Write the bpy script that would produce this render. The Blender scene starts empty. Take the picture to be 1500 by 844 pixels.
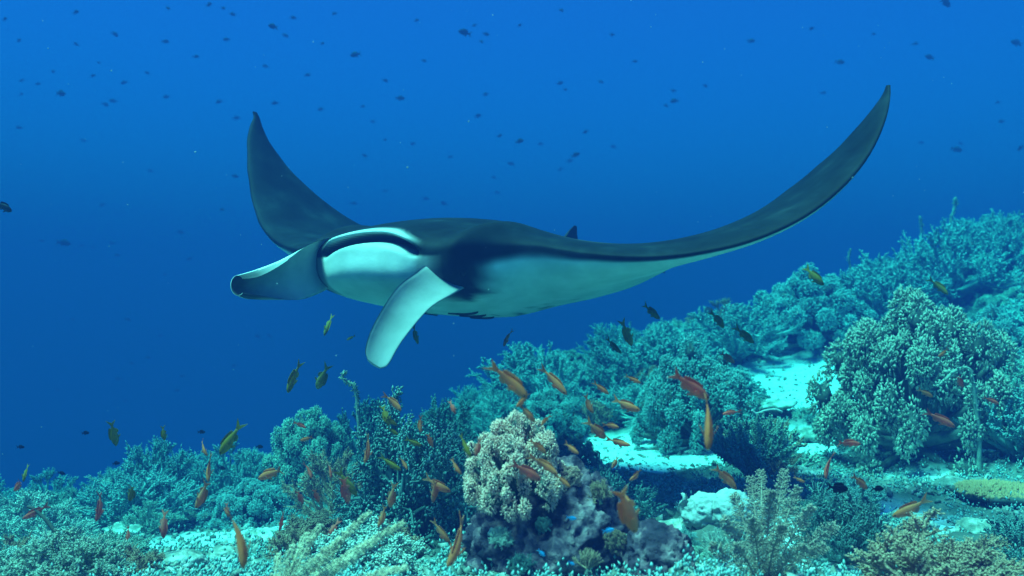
import bpy, math, random
import numpy as np
from mathutils import Vector, Matrix

R = math.radians
random.seed(7)
rng = np.random.default_rng(7)
scn = bpy.context.scene
col = scn.collection

# ------------------------------------------------------------------ camera
F = 1177.0                                   # focal length in pixels of a 1500 pixel wide picture
cam_data = bpy.data.cameras.new('camera')
cam_data.sensor_width = 36.0
cam_data.lens = 36.0 * F / 1500.0
cam_data.clip_start = 0.05
cam_data.clip_end = 2000.0
cam = bpy.data.objects.new('camera', cam_data)
cam.location = (0, 0, 0)
cam.rotation_euler = (R(90), 0, 0)
col.objects.link(cam)
scn.camera = cam
cam_data.dof.use_dof = True
cam_data.dof.focus_distance = 2.5
cam_data.dof.aperture_fstop = 3.2

# ------------------------------------------------------------------ daylight
SUN_EL, SUN_AZ = R(70), R(245)               # azimuth: clockwise from +y; the sun stands high over the left of the reef
world = bpy.data.worlds.new('World')
scn.world = world
world.use_nodes = True
wn, wl = world.node_tree.nodes, world.node_tree.links
wn.clear()
sky = wn.new('ShaderNodeTexSky')
sky.sky_type = 'NISHITA'
sky.sun_disc = False
sky.sun_elevation = SUN_EL
sky.sun_rotation = SUN_AZ
tint = wn.new('ShaderNodeMix')
tint.data_type = 'RGBA'
tint.blend_type = 'MULTIPLY'
tint.inputs[0].default_value = 1.0
tint.inputs[7].default_value = (0.16, 0.215, 0.62, 1)   # daylight that has come down through the sea above
bg = wn.new('ShaderNodeBackground')
bg.inputs['Strength'].default_value = 0.12
wo = wn.new('ShaderNodeOutputWorld')
wl.new(sky.outputs[0], tint.inputs[6])
wl.new(tint.outputs[2], bg.inputs['Color'])
wl.new(bg.outputs[0], wo.inputs['Surface'])

sun_data = bpy.data.lights.new('sun', 'SUN')
sun_data.energy = 5.0
sun_data.angle = R(20)
sun_data.color = (1.0, 0.93, 0.84)
sun = bpy.data.objects.new('sun', sun_data)
col.objects.link(sun)
sd = Vector((math.sin(SUN_AZ) * math.cos(SUN_EL), math.cos(SUN_AZ) * math.cos(SUN_EL), math.sin(SUN_EL)))
sun.rotation_euler = sd.to_track_quat('Z', 'Y').to_euler()
sun.location = sd * 30

vs = scn.view_settings
scn.display_settings.display_device = 'sRGB'
vs.view_transform = 'Standard'
vs.look = 'None'
vs.gamma = 1.0
vs.use_curve_mapping = False
vs.exposure = 1.76

scn.cycles.use_denoising = True
scn.cycles.max_bounces = 6
scn.cycles.diffuse_bounces = 3
scn.cycles.volume_bounces = 2
scn.cycles.transparent_max_bounces = 6
scn.cycles.sample_clamp_indirect = 4.0

# ------------------------------------------------------------------ helpers
def at(u, v, y):
    """A point y metres in front of the camera that shows at pixel (u, v) of the 1500 x 844 photograph."""
    return Vector(((u - 750.0) / F * y, y, -(v - 422.0) / F * y))

LABEL_GROUP = {}
def tag(o, label=None, cat=None, group=None, kind=None):
    if label and group: group = LABEL_GROUP.setdefault(label, group)
    if label: o['label'] = label
    if cat: o['category'] = cat
    if group: o['group'] = group
    if kind: o['kind'] = kind
    return o

def empty(name, loc=(0, 0, 0)):
    o = bpy.data.objects.new(name, None)
    o.empty_display_size = 0.05
    o.location = loc
    col.objects.link(o)
    return o

def mesh_data(name, verts, faces, material=None, smooth=True, attrs=None):
    verts = np.asarray(verts, np.float32).reshape(-1, 3)
    me = bpy.data.meshes.new(name)
    if isinstance(faces, np.ndarray):
        k = faces.shape[1]; n = faces.shape[0]
        me.vertices.add(len(verts)); me.loops.add(n * k); me.polygons.add(n)
        me.vertices.foreach_set('co', verts.ravel())
        me.loops.foreach_set('vertex_index', faces.astype(np.int32).ravel())
        me.polygons.foreach_set('loop_start', np.arange(0, n * k, k, dtype=np.int32))
        me.update(calc_edges=True)
    else:
        me.from_pydata([tuple(map(float, p)) for p in verts], [], [tuple(map(int, f)) for f in faces])
    if smooth:
        me.polygons.foreach_set('use_smooth', np.ones(len(me.polygons), bool))
    for an, av in (attrs or {}).items():
        a = me.attributes.new(an, 'FLOAT', 'POINT')
        a.data.foreach_set('value', np.asarray(av, np.float32))
    if material: me.materials.append(material)
    me.update()
    return me

def link(name, me, parent=None):
    o = bpy.data.objects.new(name, me)
    col.objects.link(o)
    if parent: o.parent = parent
    return o

def copy_tree(o, parent=None):
    c = o.copy()
    col.objects.link(c)
    c.parent = parent
    for ch in o.children:
        copy_tree(ch, c)
    return c

def hash3(ix, iy, iz):
    h = (ix.astype(np.int64) * 374761393 + iy.astype(np.int64) * 668265263 + iz.astype(np.int64) * 2147483647) & 0xffffffff
    h = ((h ^ (h >> 13)) * 1274126177) & 0xffffffff
    h = ((h ^ (h >> 16)) * 2246822519) & 0xffffffff
    return ((h ^ (h >> 15)) & 0xffff) / 65535.0

def vnoise(p, seed=0):
    p = np.asarray(p, float) + seed * 17.31 + 1000.0
    i = np.floor(p).astype(np.int64); f = p - i
    f = f * f * (3 - 2 * f)
    out = 0
    for dx in (0, 1):
        for dy in (0, 1):
            for dz in (0, 1):
                w = (f[..., 0] if dx else 1 - f[..., 0]) * (f[..., 1] if dy else 1 - f[..., 1]) * (f[..., 2] if dz else 1 - f[..., 2])
                out = out + w * hash3(i[..., 0] + dx, i[..., 1] + dy, i[..., 2] + dz)
    return out * 2 - 1

def fbm(p, octaves=4, seed=0, gain=0.5):
    p = np.asarray(p, float); s = 0; a = 1.0; t = 0
    for k in range(octaves):
        s = s + a * vnoise(p * 2.0 ** k, seed + k); t += a; a *= gain
    return s / t

def sstep(a, b, x):
    t = np.clip((np.asarray(x, float) - a) / (b - a), 0, 1)
    return t * t * (3 - 2 * t)

# ------------------------------------------------------------------ materials
def new_mat(name):
    m = bpy.data.materials.new(name)
    m.use_nodes = True
    nt = m.node_tree
    b = nt.nodes['Principled BSDF']
    b.inputs['Specular IOR Level'].default_value = 0.15      # wet things under water hardly shine
    return m, nt, b

def noise_ramp(nt, scale, stops, coord='Object', detail=6, rough=0.6, offset=None):
    tc = nt.nodes.new('ShaderNodeTexCoord')
    n = nt.nodes.new('ShaderNodeTexNoise')
    n.inputs['Scale'].default_value = scale
    n.inputs['Detail'].default_value = detail
    n.inputs['Roughness'].default_value = rough
    nt.links.new(tc.outputs[coord], n.inputs['Vector'])
    r = nt.nodes.new('ShaderNodeValToRGB')
    while len(r.color_ramp.elements) < len(stops): r.color_ramp.elements.new(0.5)
    for e, (p, c) in zip(r.color_ramp.elements, stops):
        e.position = p; e.color = (*c, 1)
    nt.links.new(n.outputs['Fac'], r.inputs['Fac'])
    return r, n, tc

def bump(nt, b, src, strength=0.4, dist=0.01):
    bp = nt.nodes.new('ShaderNodeBump')
    bp.inputs['Strength'].default_value = strength
    bp.inputs['Distance'].default_value = dist
    nt.links.new(src, bp.inputs['Height'])
    nt.links.new(bp.outputs[0], b.inputs['Normal'])

def attr_mix(nt, name, a, b, blend='MIX'):
    at_ = nt.nodes.new('ShaderNodeAttribute'); at_.attribute_name = name
    mx = nt.nodes.new('ShaderNodeMix'); mx.data_type = 'RGBA'; mx.blend_type = blend
    nt.links.new(at_.outputs['Fac'], mx.inputs[0])
    for sock, val in ((mx.inputs[6], a), (mx.inputs[7], b)):
        if isinstance(val, tuple): sock.default_value = (*val, 1)
        else: nt.links.new(val, sock)
    return mx.outputs[2]

def simple_mat(name, stops, scale=8, rough=0.8, bs=0.3, bd=0.01, vary=0.0, coord='Object'):
    m, nt, b = new_mat(name)
    r, n, tc = noise_ramp(nt, scale, stops, coord)
    src = r.outputs[0]
    if vary:
        oi = nt.nodes.new('ShaderNodeObjectInfo')
        hs = nt.nodes.new('ShaderNodeHueSaturation')
        mr = nt.nodes.new('ShaderNodeMapRange')
        mr.inputs['To Min'].default_value = 1 - vary; mr.inputs['To Max'].default_value = 1 + vary
        nt.links.new(oi.outputs['Random'], mr.inputs['Value'])
        nt.links.new(mr.outputs[0], hs.inputs['Value'])
        mr2 = nt.nodes.new('ShaderNodeMapRange')
        mr2.inputs['To Min'].default_value = 0.5 - vary * .08; mr2.inputs['To Max'].default_value = 0.5 + vary * .08
        nt.links.new(oi.outputs['Random'], mr2.inputs['Value'])
        nt.links.new(mr2.outputs[0], hs.inputs['Hue'])
        nt.links.new(src, hs.inputs['Color'])
        src = hs.outputs[0]
    nt.links.new(src, b.inputs['Base Color'])
    b.inputs['Roughness'].default_value = rough
    if bs: bump(nt, b, n.outputs['Fac'], bs, bd)
    return m
# ------------------------------------------------------------------ the sea floor: a reef slope that falls away into open water
CTRL = [(at(*p)) for p in (
    (0, 850, 2.2), (300, 848, 1.9), (600, 880, 1.7), (900, 900, 1.6), (1200, 880, 1.6), (1500, 870, 1.8),
    (-300, 860, 2.4), (1800, 860, 2.0),
    (960, 668, 4.2), (1190, 545, 5.5), (1340, 700, 3.4), (1500, 690, 3.2), (1430, 600, 4.3), (290, 810, 2.5), (130, 815, 2.8),
    (520, 770, 3.0), (600, 780, 3.0), (700, 740, 3.3), (800, 700, 3.6), (1000, 740, 2.8), (1230, 740, 2.6),
    (60, 790, 3.4), (200, 770, 3.6), (330, 752, 3.8), (440, 725, 4.0),
    (560, 672, 4.8), (700, 640, 5.2), (860, 580, 5.8), (1000, 535, 6.2), (1150, 490, 6.6), (1300, 452, 7.0), (1450, 405, 7.4), (1600, 370, 7.6), (1850, 330, 8.0),
    (1300, 560, 5.2), (1480, 500, 5.8), (1650, 520, 5.2), (1800, 640, 3.6))]
cp = np.array([[p.x, p.y, p.z] for p in CTRL])

def _tps(r2):
    return 0.5 * r2 * np.log(r2 + 1e-9)
_n = len(cp)
_K = _tps(((cp[:, None, :2] - cp[None, :, :2]) ** 2).sum(-1)) + np.eye(_n) * 0.15
_P = np.c_[np.ones(_n), cp[:, :2]]
_A = np.block([[_K, _P], [_P.T, np.zeros((3, 3))]])
_W = np.linalg.solve(_A, np.r_[cp[:, 2], 0, 0, 0])
RIDGE = np.array([(-9.0, 0.5), (-4.2, 2.6), (-2.6, 3.75), (-1.3, 4.5), (-0.2, 5.6), (0.8, 6.3), (2.0, 6.9), (3.3, 7.4), (4.8, 7.9), (8.0, 8.6), (20.0, 11.0)])

def hbase(x, y):
    x = np.asarray(x, float); y = np.asarray(y, float)
    xc = np.clip(x, -3.2, 6.5); yc = np.clip(y, 1.2, 8.6)
    sh = x.shape
    q = np.c_[xc.ravel(), yc.ravel()]
    d2 = ((q[:, None, :] - cp[None, :, :2]) ** 2).sum(-1)
    z = (_tps(d2) @ _W[:_n] + _W[_n] + q @ _W[_n + 1:]).reshape(sh)
    z = np.maximum(z, -1.6)
    z = z + np.maximum(x - 6.5, 0) * 0.12
    ry = np.interp(x, RIDGE[:, 0], RIDGE[:, 1])
    over = np.maximum(y - ry, 0) * 0.8
    z = z - np.where(over < 1, 0.5 * over ** 2, over - 0.5) * 1.1           # the drop-off behind the crest
    lf = np.maximum(-3.0 - x, 0)
    z = z - np.where(lf < 1, 0.5 * lf ** 2, lf - 0.5) * 0.6
    z = z - np.maximum(1.0 - y, 0) * 0.02
    return np.maximum(z, -26.0)

KEEP = [(920, 622, 1018, 690), (1132, 508, 1248, 592), (1288, 672, 1385, 722), (245, 785, 380, 830), (1300, 735, 1400, 775), (975, 690, 1105, 844), (1395, 675, 1500, 745), (1190, 650, 1250, 700)]   # open sand and rubble seen between the corals
SAND = [  # pale sand and rubble between the corals: pixel, half width and half depth in metres
    (965, 660, 0.60, 0.60), (1190, 545, 0.50, 1.0), (1235, 600, 0.16, 0.3), (1340, 700, 0.26, 0.2), (1190, 650, 0.13, 0.25), (1490, 650, 0.3, 0.3), (1480, 520, 0.25, 0.3),
    (290, 800, 0.55, 0.22), (360, 775, 0.35, 0.16), (1050, 780, 0.3, 0.22), (1300, 745, 0.22, 0.12), (1420, 775, 0.2, 0.1), (20, 835, .3, .15),
    (700, 655, .15, .3), (840, 650, .2, .3), (1010, 830, .25, .15), (1250, 830, .3, .12)]

def ground_hit(u, v):
    d = at(u, v, 1.0)
    ys = np.linspace(1.0, 12.0, 1101)
    g = d.z * ys - hbase(d.x * ys, ys)
    k = np.nonzero(g < 0)[0]
    y = ys[k[0]] if len(k) else 6.0
    return Vector((d.x * y, y, float(hbase(np.array([d.x * y]), np.array([y]))[0])))

SANDW = []
for (u, v, rx, ry_) in SAND:
    p = ground_hit(u, v); SANDW.append((p.x, p.y, rx, ry_))

def sandmask(x, y):
    x = np.asarray(x, float); y = np.asarray(y, float)
    m = np.zeros(x.shape)
    n = fbm(np.stack([x * 3.1, y * 3.1, 0 * x], -1), 4, 5) * 0.75
    for (cx, cy, rx, ry_) in SANDW:
        d = np.sqrt(((x - cx) / rx) ** 2 + ((y - cy) / ry_) ** 2)
        m = np.maximum(m, 1 - sstep(0.65, 1.15, d + n))
    return m

def hfull(x, y):
    z = hbase(x, y)
    s = sandmask(x, y)
    p = np.stack([x, y, 0 * x], -1)
    rough = fbm(p * 2.2, 3, 1) * 0.06 + fbm(p * 7.0, 4, 2) * 0.045 + np.abs(fbm(p * 17.0, 3, 3)) * 0.03
    flat = fbm(p * 4.0, 3, 4) * 0.02 + fbm(p * 25.0, 2, 6) * 0.006
    return z + rough * (1 - s) + flat * s - 0.02 * s

def hz(x, y):
    return float(hfull(np.array([x]), np.array([y]))[0])

def axis(lo, a, b, hi, step, grow=1.13):
    mid = list(np.arange(a, b, step)); up = [mid[-1]]; st = step
    while up[-1] < hi: st *= grow; up.append(up[-1] + st)
    dn = [mid[0]]; st = step
    while dn[-1] > lo: st *= grow; dn.append(dn[-1] - st)
    return np.array(dn[:0:-1] + mid + up[1:])
ax_x, ax_y = axis(-70, -3.4, 6.2, 70, 0.024), axis(-40, 1.0, 8.6, 90, 0.026)
GX, GY = np.meshgrid(ax_x, ax_y)
GZ = np.empty_like(GX)
for r0 in range(0, GX.shape[0], 40):
    GZ[r0:r0 + 40] = hfull(GX[r0:r0 + 40], GY[r0:r0 + 40])
nx, ny = len(ax_x), len(ax_y)
ii = (np.arange(ny - 1)[:, None] * nx + np.arange(nx - 1)[None, :]).ravel()
gf = np.stack([ii, ii + 1, ii + nx + 1, ii + nx], -1)
m, nt, b = new_mat('reef_floor')
r1, n1, _ = noise_ramp(nt, 6.0, [(0.30, (0.030, 0.050, 0.045)), (0.47, (0.10, 0.14, 0.12)), (0.60, (0.24, 0.24, 0.21)), (0.75, (0.50, 0.48, 0.44))], detail=9, rough=0.75)
r2, n2, _ = noise_ramp(nt, 40.0, [(0.3, (0.38, 0.45, 0.46)), (0.47, (0.70, 0.81, 0.82)), (0.72, (0.80, 0.89, 0.90))], detail=6)
nt.links.new(attr_mix(nt, 'sand', r1.outputs[0], r2.outputs[0]), b.inputs['Base Color'])
b.inputs['Roughness'].default_value = 0.95
bump(nt, b, n2.outputs['Fac'], 0.7, 0.02)
me = mesh_data('sea_floor', np.stack([GX, GY, GZ], -1).reshape(-1, 3), gf, m, True, {'sand': sandmask(GX, GY).ravel()})
tag(link('sea_floor', me), kind='structure')

# the sea itself: one closed body of even blue water round everything
WX, WY, WB, WT = 60.0, 80.0, -28.0, 4.0
wv = [(x, y, z) for z in (WB, WT) for (x, y) in ((-WX, -30), (WX, -30), (WX, WY), (-WX, WY))]
wf = [(0, 3, 2, 1), (4, 5, 6, 7), (0, 1, 5, 4), (1, 2, 6, 5), (2, 3, 7, 6), (3, 0, 4, 7)]
m = bpy.data.materials.new('sea_water'); m.use_nodes = True
nt = m.node_tree; nt.nodes.clear()
out = nt.nodes.new('ShaderNodeOutputMaterial')
pv = nt.nodes.new('ShaderNodeVolumePrincipled')
DENS = 0.5
ss, sa = (0.0034, 0.0068, 0.0300), (0.36, 0.067, 0.067)       # scattering and absorption per metre
colr = [s / DENS for s in ss]
absc = [(1 - min(a / (DENS * (1 - c)), 1)) ** 2 for a, c in zip(sa, colr)]
pv.inputs['Color'].default_value = (*colr, 1)
pv.inputs['Absorption Color'].default_value = (*absc, 1)
pv.inputs['Density'].default_value = DENS
pv.inputs['Anisotropy'].default_value = 0.0
nt.links.new(pv.outputs[0], out.inputs['Volume'])
m.volume_intersection_method if hasattr(m, 'volume_intersection_method') else None
haze = link('haze', mesh_data('haze', wv, wf, m, False))
tag(haze, kind='stuff')
haze['label'] = 'deep blue sea water filling the whole scene'
# ------------------------------------------------------------------ the manta ray
DW = 3.4
YAW, PITCH, ROLL = R(29.95), R(-0.27), R(-2.21)
MANTA_AT = Vector((-0.13, 3.12, 0.14))

S_ = np.array([0, .06, .12, .165, .20, .24, .30, .40, .50, .60, .70, .80, .90, .96, 1.0])
LE_ = np.array([.200, .199, .192, .180, .155, .128, .110, .090, .062, .028, -.018, -.075, -.148, -.205, -.252])
TE_ = np.array([-.255, -.262, -.258, -.240, -.222, -.203, -.180, -.150, -.132, -.128, -.137, -.158, -.195, -.228, -.256])
TT_ = np.array([.038, .038, .036, .032, .026, .020, .0145, .0105, .0090, .0080, .0070, .0062, .0042, .003, .0012])
TB_ = np.array([.069, .069, .067, .063, .057, .050, .040, .025, .015, .010, .0075, .0055, .0038, .0028, .0012])
KN = np.array([0, .2, .35, .5, .6, .7, .8, .9, 1.0]); KT = np.array([0, .2, .3, .4, .5, .6, .7, .8, .9, 1.0])
PHI_L = (KN, np.array([0, -2.26, 2.08, 10.12, 17.25, 29.76, 49.0, 69.81, 89.55]))     # how the wings rise, in degrees
PHI_R = (KN, np.array([0, -2.43, 3.61, 18.64, 36.32, 47.93, 54.47, 59.78, 65.14]))
TW_L = (KT, np.array([-1.5, -3.2, -2.9, 1.85, 8.03, 13.81, 20.09, 25.6, 29.4, 31.23]))   # nose-down twist towards the tips
TW_R = (KT, np.array([-1.5, -0.4, 1.07, 3.0, 5.41, 7.16, 8.3, 7.38, 6.25, 7.01]))

def smooth_interp(x, xs, ys, w=0.03):
    return sum(np.interp(np.abs(x + d), xs, ys) for d in np.linspace(-w, w, 9)) / 9

def naca(c):
    return 2 * 5 * (0.2969 * np.sqrt(c) - 0.1260 * c - 0.3516 * c ** 2 + 0.2843 * c ** 3 - 0.1036 * c ** 4)

_sg = np.linspace(0, 1, 401)
def _spine(ph):
    a = np.radians(np.interp(_sg, *ph)); d = 0.5 * (_sg[1] - _sg[0])
    return np.r_[0, np.cumsum(np.cos((a[1:] + a[:-1]) / 2) * d)], np.r_[0, np.cumsum(np.sin((a[1:] + a[:-1]) / 2) * d)]
SPL, SPR = _spine(PHI_L), _spine(PHI_R)

def manta_surface(s, c, top):
    """Point on the skin in units of the disc width: s across (-1 right tip, 1 left tip), c nose to tail, top or under side."""
    s, c = np.broadcast_arrays(np.asarray(s, float), np.asarray(c, float))
    a = np.abs(s); left = s >= 0
    le = smooth_interp(s, S_, LE_, 0.022); te = smooth_interp(s, S_, TE_, 0.02)
    le = le + 0.21 * a ** 2 - np.where(left, 0, 0.05 * 6.75 * a ** 2 * (1 - a))
    te = te + 0.21 * a ** 2 - 0.05 * 4 * a * (1 - a)
    tt = smooth_interp(s, S_, TT_); tb = smooth_interp(s, S_, TB_)
    hf = 1 - sstep(.14, .27, a)
    ch = le - te
    cc = np.clip(c, 0, 1)
    blunt_t = np.minimum(cc / .30, 1) ** .34 * np.where(cc > .30, 1 - 0.93 * sstep(.30, 1.0, cc), 1) * np.where(cc > .9, np.clip((1 - cc) / .1, 0, 1) ** .5, 1)
    blunt_b = np.minimum(cc / .34, 1) ** .30 * np.where(cc > .34, np.clip(1 - ((cc - .34) / .66), 0, 1) ** 1.2, 1)
    f = np.where(top, naca(cc) * (1 - hf) + blunt_t * hf, naca(cc) * (1 - hf) + blunt_b * hf)
    z = np.where(top, tt * f, -tb * f)
    zc = -hf * 0.013 * (1 - cc) ** 4
    z = z + zc
    x = le - c * ch
    # the mouth: a wide slit under the upper lip, the lip a little proud
    mw = 1 - sstep(.085, .125, a)
    front = cc < 0.2
    zs = 0.003 - (a / .1) ** 2 * 0.011
    x = x - np.where(front, mw * 0.034 * np.exp(-((z - zs) / .0034) ** 2), 0)
    x = x + np.where(front, mw * 0.010 * np.exp(-((z - zs - .0095) / .0048) ** 2), 0)
    x = x + np.where(front & (z < zs), mw * 0.005 * np.exp(-((z - zs + .034) / .020) ** 2), 0)
    # brow over the eye, and its socket
    x = x + .012 * np.exp(-((a - .185) / .022) ** 2) * (1 - sstep(.05, .25, cc))
    z = z + np.where(top, .008 * np.exp(-((a - .20) / .035) ** 2 - ((cc - .14) / .10) ** 2), 0)
    z0 = z - zs
    # twist about the quarter chord, then the spine curve of the wing
    tw = np.radians(np.where(left, np.interp(a, *TW_L), np.interp(a, *TW_R)))
    px = le - .3 * ch
    dx, dz = x - px, z
    x = px + dx * np.cos(tw) + dz * np.sin(tw)
    z = -dx * np.sin(tw) + dz * np.cos(tw)
    sy = np.where(left, np.interp(a, _sg, SPL[0]), np.interp(a, _sg, SPR[0]))
    sz = np.where(left, np.interp(a, _sg, SPL[1]), np.interp(a, _sg, SPR[1]))
    ph = np.radians(np.where(left, smooth_interp(s, *PHI_L), smooth_interp(s, *PHI_R)))
    sg = np.where(left, 1, -1)
    y = sg * (sy - z * np.sin(ph))
    zz = sz + z * np.cos(ph)
    return np.stack([x, y, zz], -1), z0, hf

m, nt, b = new_mat('manta_skin')
ra, na, _ = noise_ramp(nt, 30.0, [(0.3, (0.0015, 0.005, 0.006)), (0.55, (0.006, 0.013, 0.014)), (0.72, (0.016, 0.026, 0.027))])
rb, nb_, _ = noise_ramp(nt, 24.0, [(0.3, (0.50, 0.56, 0.54)), (0.7, (0.80, 0.83, 0.82))])
nt.links.new(attr_mix(nt, 'pale', ra.outputs[0], rb.outputs[0]), b.inputs['Base Color'])
b.inputs['Roughness'].default_value = 0.7
b.inputs['Specular IOR Level'].default_value = 0.10
bump(nt, b, na.outputs['Fac'], 0.35, 0.01)
M_SKIN = m
M_DARK = simple_mat('manta_dark', [(0.3, (0.006, 0.008, 0.011)), (0.7, (0.014, 0.017, 0.02))], 10, 0.6, 0)
M_EYE = simple_mat('manta_eye', [(0.3, (0.004, 0.005, 0.006)), (0.7, (0.01, 0.011, 0.012))], 10, 0.15, 0)

manta = empty('manta_ray', MANTA_AT)
manta.scale = (DW, DW, DW)
# body axes: x forward, y to its left, z up
hx = Vector((-math.sin(YAW), -math.cos(YAW), 0)); hy = Vector((math.cos(YAW), -math.sin(YAW), 0)); hz_ = Vector((0, 0, 1))
rot = Matrix((hx, hy, hz_)).transposed().to_4x4()
rot = rot @ Matrix.Rotation(-PITCH, 4, 'Y') @ Matrix.Rotation(ROLL, 4, 'X')
manta.rotation_euler = rot.to_euler()
tag(manta, 'manta ray with dark back, white belly and raised wings gliding over the reef', 'manta ray')

st = np.r_[np.linspace(-1, -.92, 12)[:-1], np.linspace(-.92, -.3, 44)[:-1], np.linspace(-.3, .3, 81)[:-1], np.linspace(.3, .92, 44)[:-1], np.linspace(.92, 1, 12)]
ct = np.linspace(0, 1, 46) ** 3.2
ct = ct / ct[-1]
ct = np.r_[ct[:24], np.linspace(ct[24], 1, 34)]
SS, CC = np.meshgrid(st, ct, indexing='ij')
pt, zt, hft = manta_surface(SS, CC, True)
pb, zb, _ = manta_surface(SS, CC, False)
nc = len(ct)
loop = np.concatenate([pt[:, ::-1], pb[:, 1:-1]], axis=1)          # tail -> nose on top, nose -> tail below
L = loop.shape[1]
ns_ = len(st)
idx = np.arange(ns_ * L).reshape(ns_, L)
q = np.stack([idx[:-1, :], idx[1:, :], np.roll(idx, -1, 1)[1:, :], np.roll(idx, -1, 1)[:-1, :]], -1).reshape(-1, 4)
# colour: dark above, white below, dark round the eyes and along the wing margins
def pale_of(S, C, top, z):
    a = np.abs(S)
    nz = fbm(np.stack([S * 9, C * 7, 0 * S], -1), 3, 11)
    if top:
        lip = (1 - sstep(.085, .125, a)) * np.where(z < 0, .70 * (1 - sstep(-.0045, -.0015, z)), (1 - sstep(.0090, .0125, z + nz * .0012)) * (.10 + .82 * sstep(.0045, .0070, z))) * (C < .3)  # white lip; sunlit glint on its rim and shade beneath painted into the colour
        spot = .35 * np.exp(-((a - .33) / .05) ** 2 - ((C - .30) / .08) ** 2) * (nz > -.2)
        return np.clip(np.maximum(lip, spot * .5), 0, 1)
    w = 1 - (1 - sstep(.001, .012, C + nz * .003)) * sstep(.13, .20, a)
    w = w * (1 - .6 * sstep(.105, .125, a) * (1 - sstep(.17, .2, a)) * (1 - sstep(.05, .12, C)))
    nz2 = fbm(np.stack([S * 40, C * 25, 0 * S], -1), 3, 14)
    eye = sstep(.128, .166, a + nz2 * .02) * (1 - sstep(.195, .222, a + nz2 * .02)) * (1 - sstep(.085, .115, C + nz * .04 + nz2 * .03))
    spots = sstep(.42, .55, fbm(np.stack([S * 55, C * 38, 0 * S], -1), 2, 19)) * sstep(.22, .3, C) * (1 - sstep(.55, .7, C)) * (1 - sstep(.2, .32, a))
    w = w * (1 - .75 * spots)
    w = w * (1 - eye)
    w = w * (1 - .30 * (1 - sstep(.10, .16, a)) * (1 - sstep(.05, .14, C)))
    w = w * (1 - sstep(.66, .86, a + nz * .06) * .92)
    w = w * (1 - sstep(.93, .99, C + nz * .02) * .7 * sstep(.2, .4, a))
    return w
pl = np.concatenate([pale_of(SS, CC, True, zt)[:, ::-1], pale_of(SS, CC, False, zb)[:, 1:-1]], axis=1)
# the mouth slit itself is dark
me = mesh_data('manta_body', loop.reshape(-1, 3), q, M_SKIN, True, {'pale': pl.ravel()})
body = link('body', me, manta)

def fin_strip(name, pts, widths, curls, thick, pale_in, pale_out, parent, material=M_SKIN, nw=17, sub=8, edge=None):
    """A fleshy paddle: centre points, a width vector for each, and how far its sides curl round."""
    pts = np.array(pts, float); widths = np.array(widths, float); curls = np.array(curls, float)
    t = np.linspace(0, len(pts) - 1, (len(pts) - 1) * sub + 1)
    def cr(arr):
        i = np.clip(np.floor(t).astype(int), 0, len(arr) - 2); f = (t - i).reshape(-1, *([1] * (arr.ndim - 1)))
        g = lambda k: arr[np.clip(i + k, 0, len(arr) - 1)]
        return 0.5 * (2 * g(0) + (g(1) - g(-1)) * f + (2 * g(-1) - 5 * g(0) + 4 * g(1) - g(2)) * f ** 2 + (3 * g(0) - g(-1) - 3 * g(1) + g(2)) * f ** 3)
    P, W, K = cr(pts), cr(widths), cr(curls)
    T = np.gradient(P, axis=0); T /= np.linalg.norm(T, axis=1, keepdims=True)
    wl_ = np.linalg.norm(W, axis=1, keepdims=True)
    Wd = W / wl_; N = np.cross(T, Wd); N /= np.linalg.norm(N, axis=1, keepdims=True)
    e = np.linspace(-1, 1, nw)
    V, A = [], []
    for side in (1, -1):
        for k in range(len(P)):
            th = e * K[k]
            if abs(K[k]) > 1e-3:
                r = wl_[k] / abs(K[k]); ox = np.sin(np.abs(K[k]) * e) * r; on = (1 - np.cos(th)) * r * np.sign(K[k])
            else:
                ox = e * wl_[k]; on = 0 * e
            tk = thick * np.sqrt(np.clip(1 - e ** 2, 0, 1)) * (1 - .75 * (k / (len(P) - 1)))
            row = P[k] + ox[:, None] * Wd[k] + (on + side * tk)[:, None] * N[k]
            V.append(row); pa = pale_in if side > 0 else pale_out
            A.append(np.full(nw, float(np.interp(t[k], np.arange(len(pts)), pa))))
    n = len(P); V = np.concatenate(V); A = np.concatenate(A)
    f = []
    for side in (0, 1):
        o = side * n * nw
        for k in range(n - 1):
            for j in range(nw - 1):
                a0 = o + k * nw + j
                f.append((a0, a0 + 1, a0 + nw + 1, a0 + nw) if side == 0 else (a0, a0 + nw, a0 + nw + 1, a0 + 1))
    for k in range(n - 1):
        for j in (0, nw - 1):
            a0, b0 = k * nw + j, n * nw + k * nw + j
            f.append((a0, a0 + nw, b0 + nw, b0) if j == 0 else (a0, b0, b0 + nw, a0 + nw))
    for j in range(nw - 1):
        a0, b0 = (n - 1) * nw + j, 2 * n * nw - nw + j
        f.append((a0, a0 + 1, b0 + 1, b0))
    if edge is not None: A = edge(V, A)
    return link(name, mesh_data(name, V, f, material, True, {'pale': A}), parent)

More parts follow.
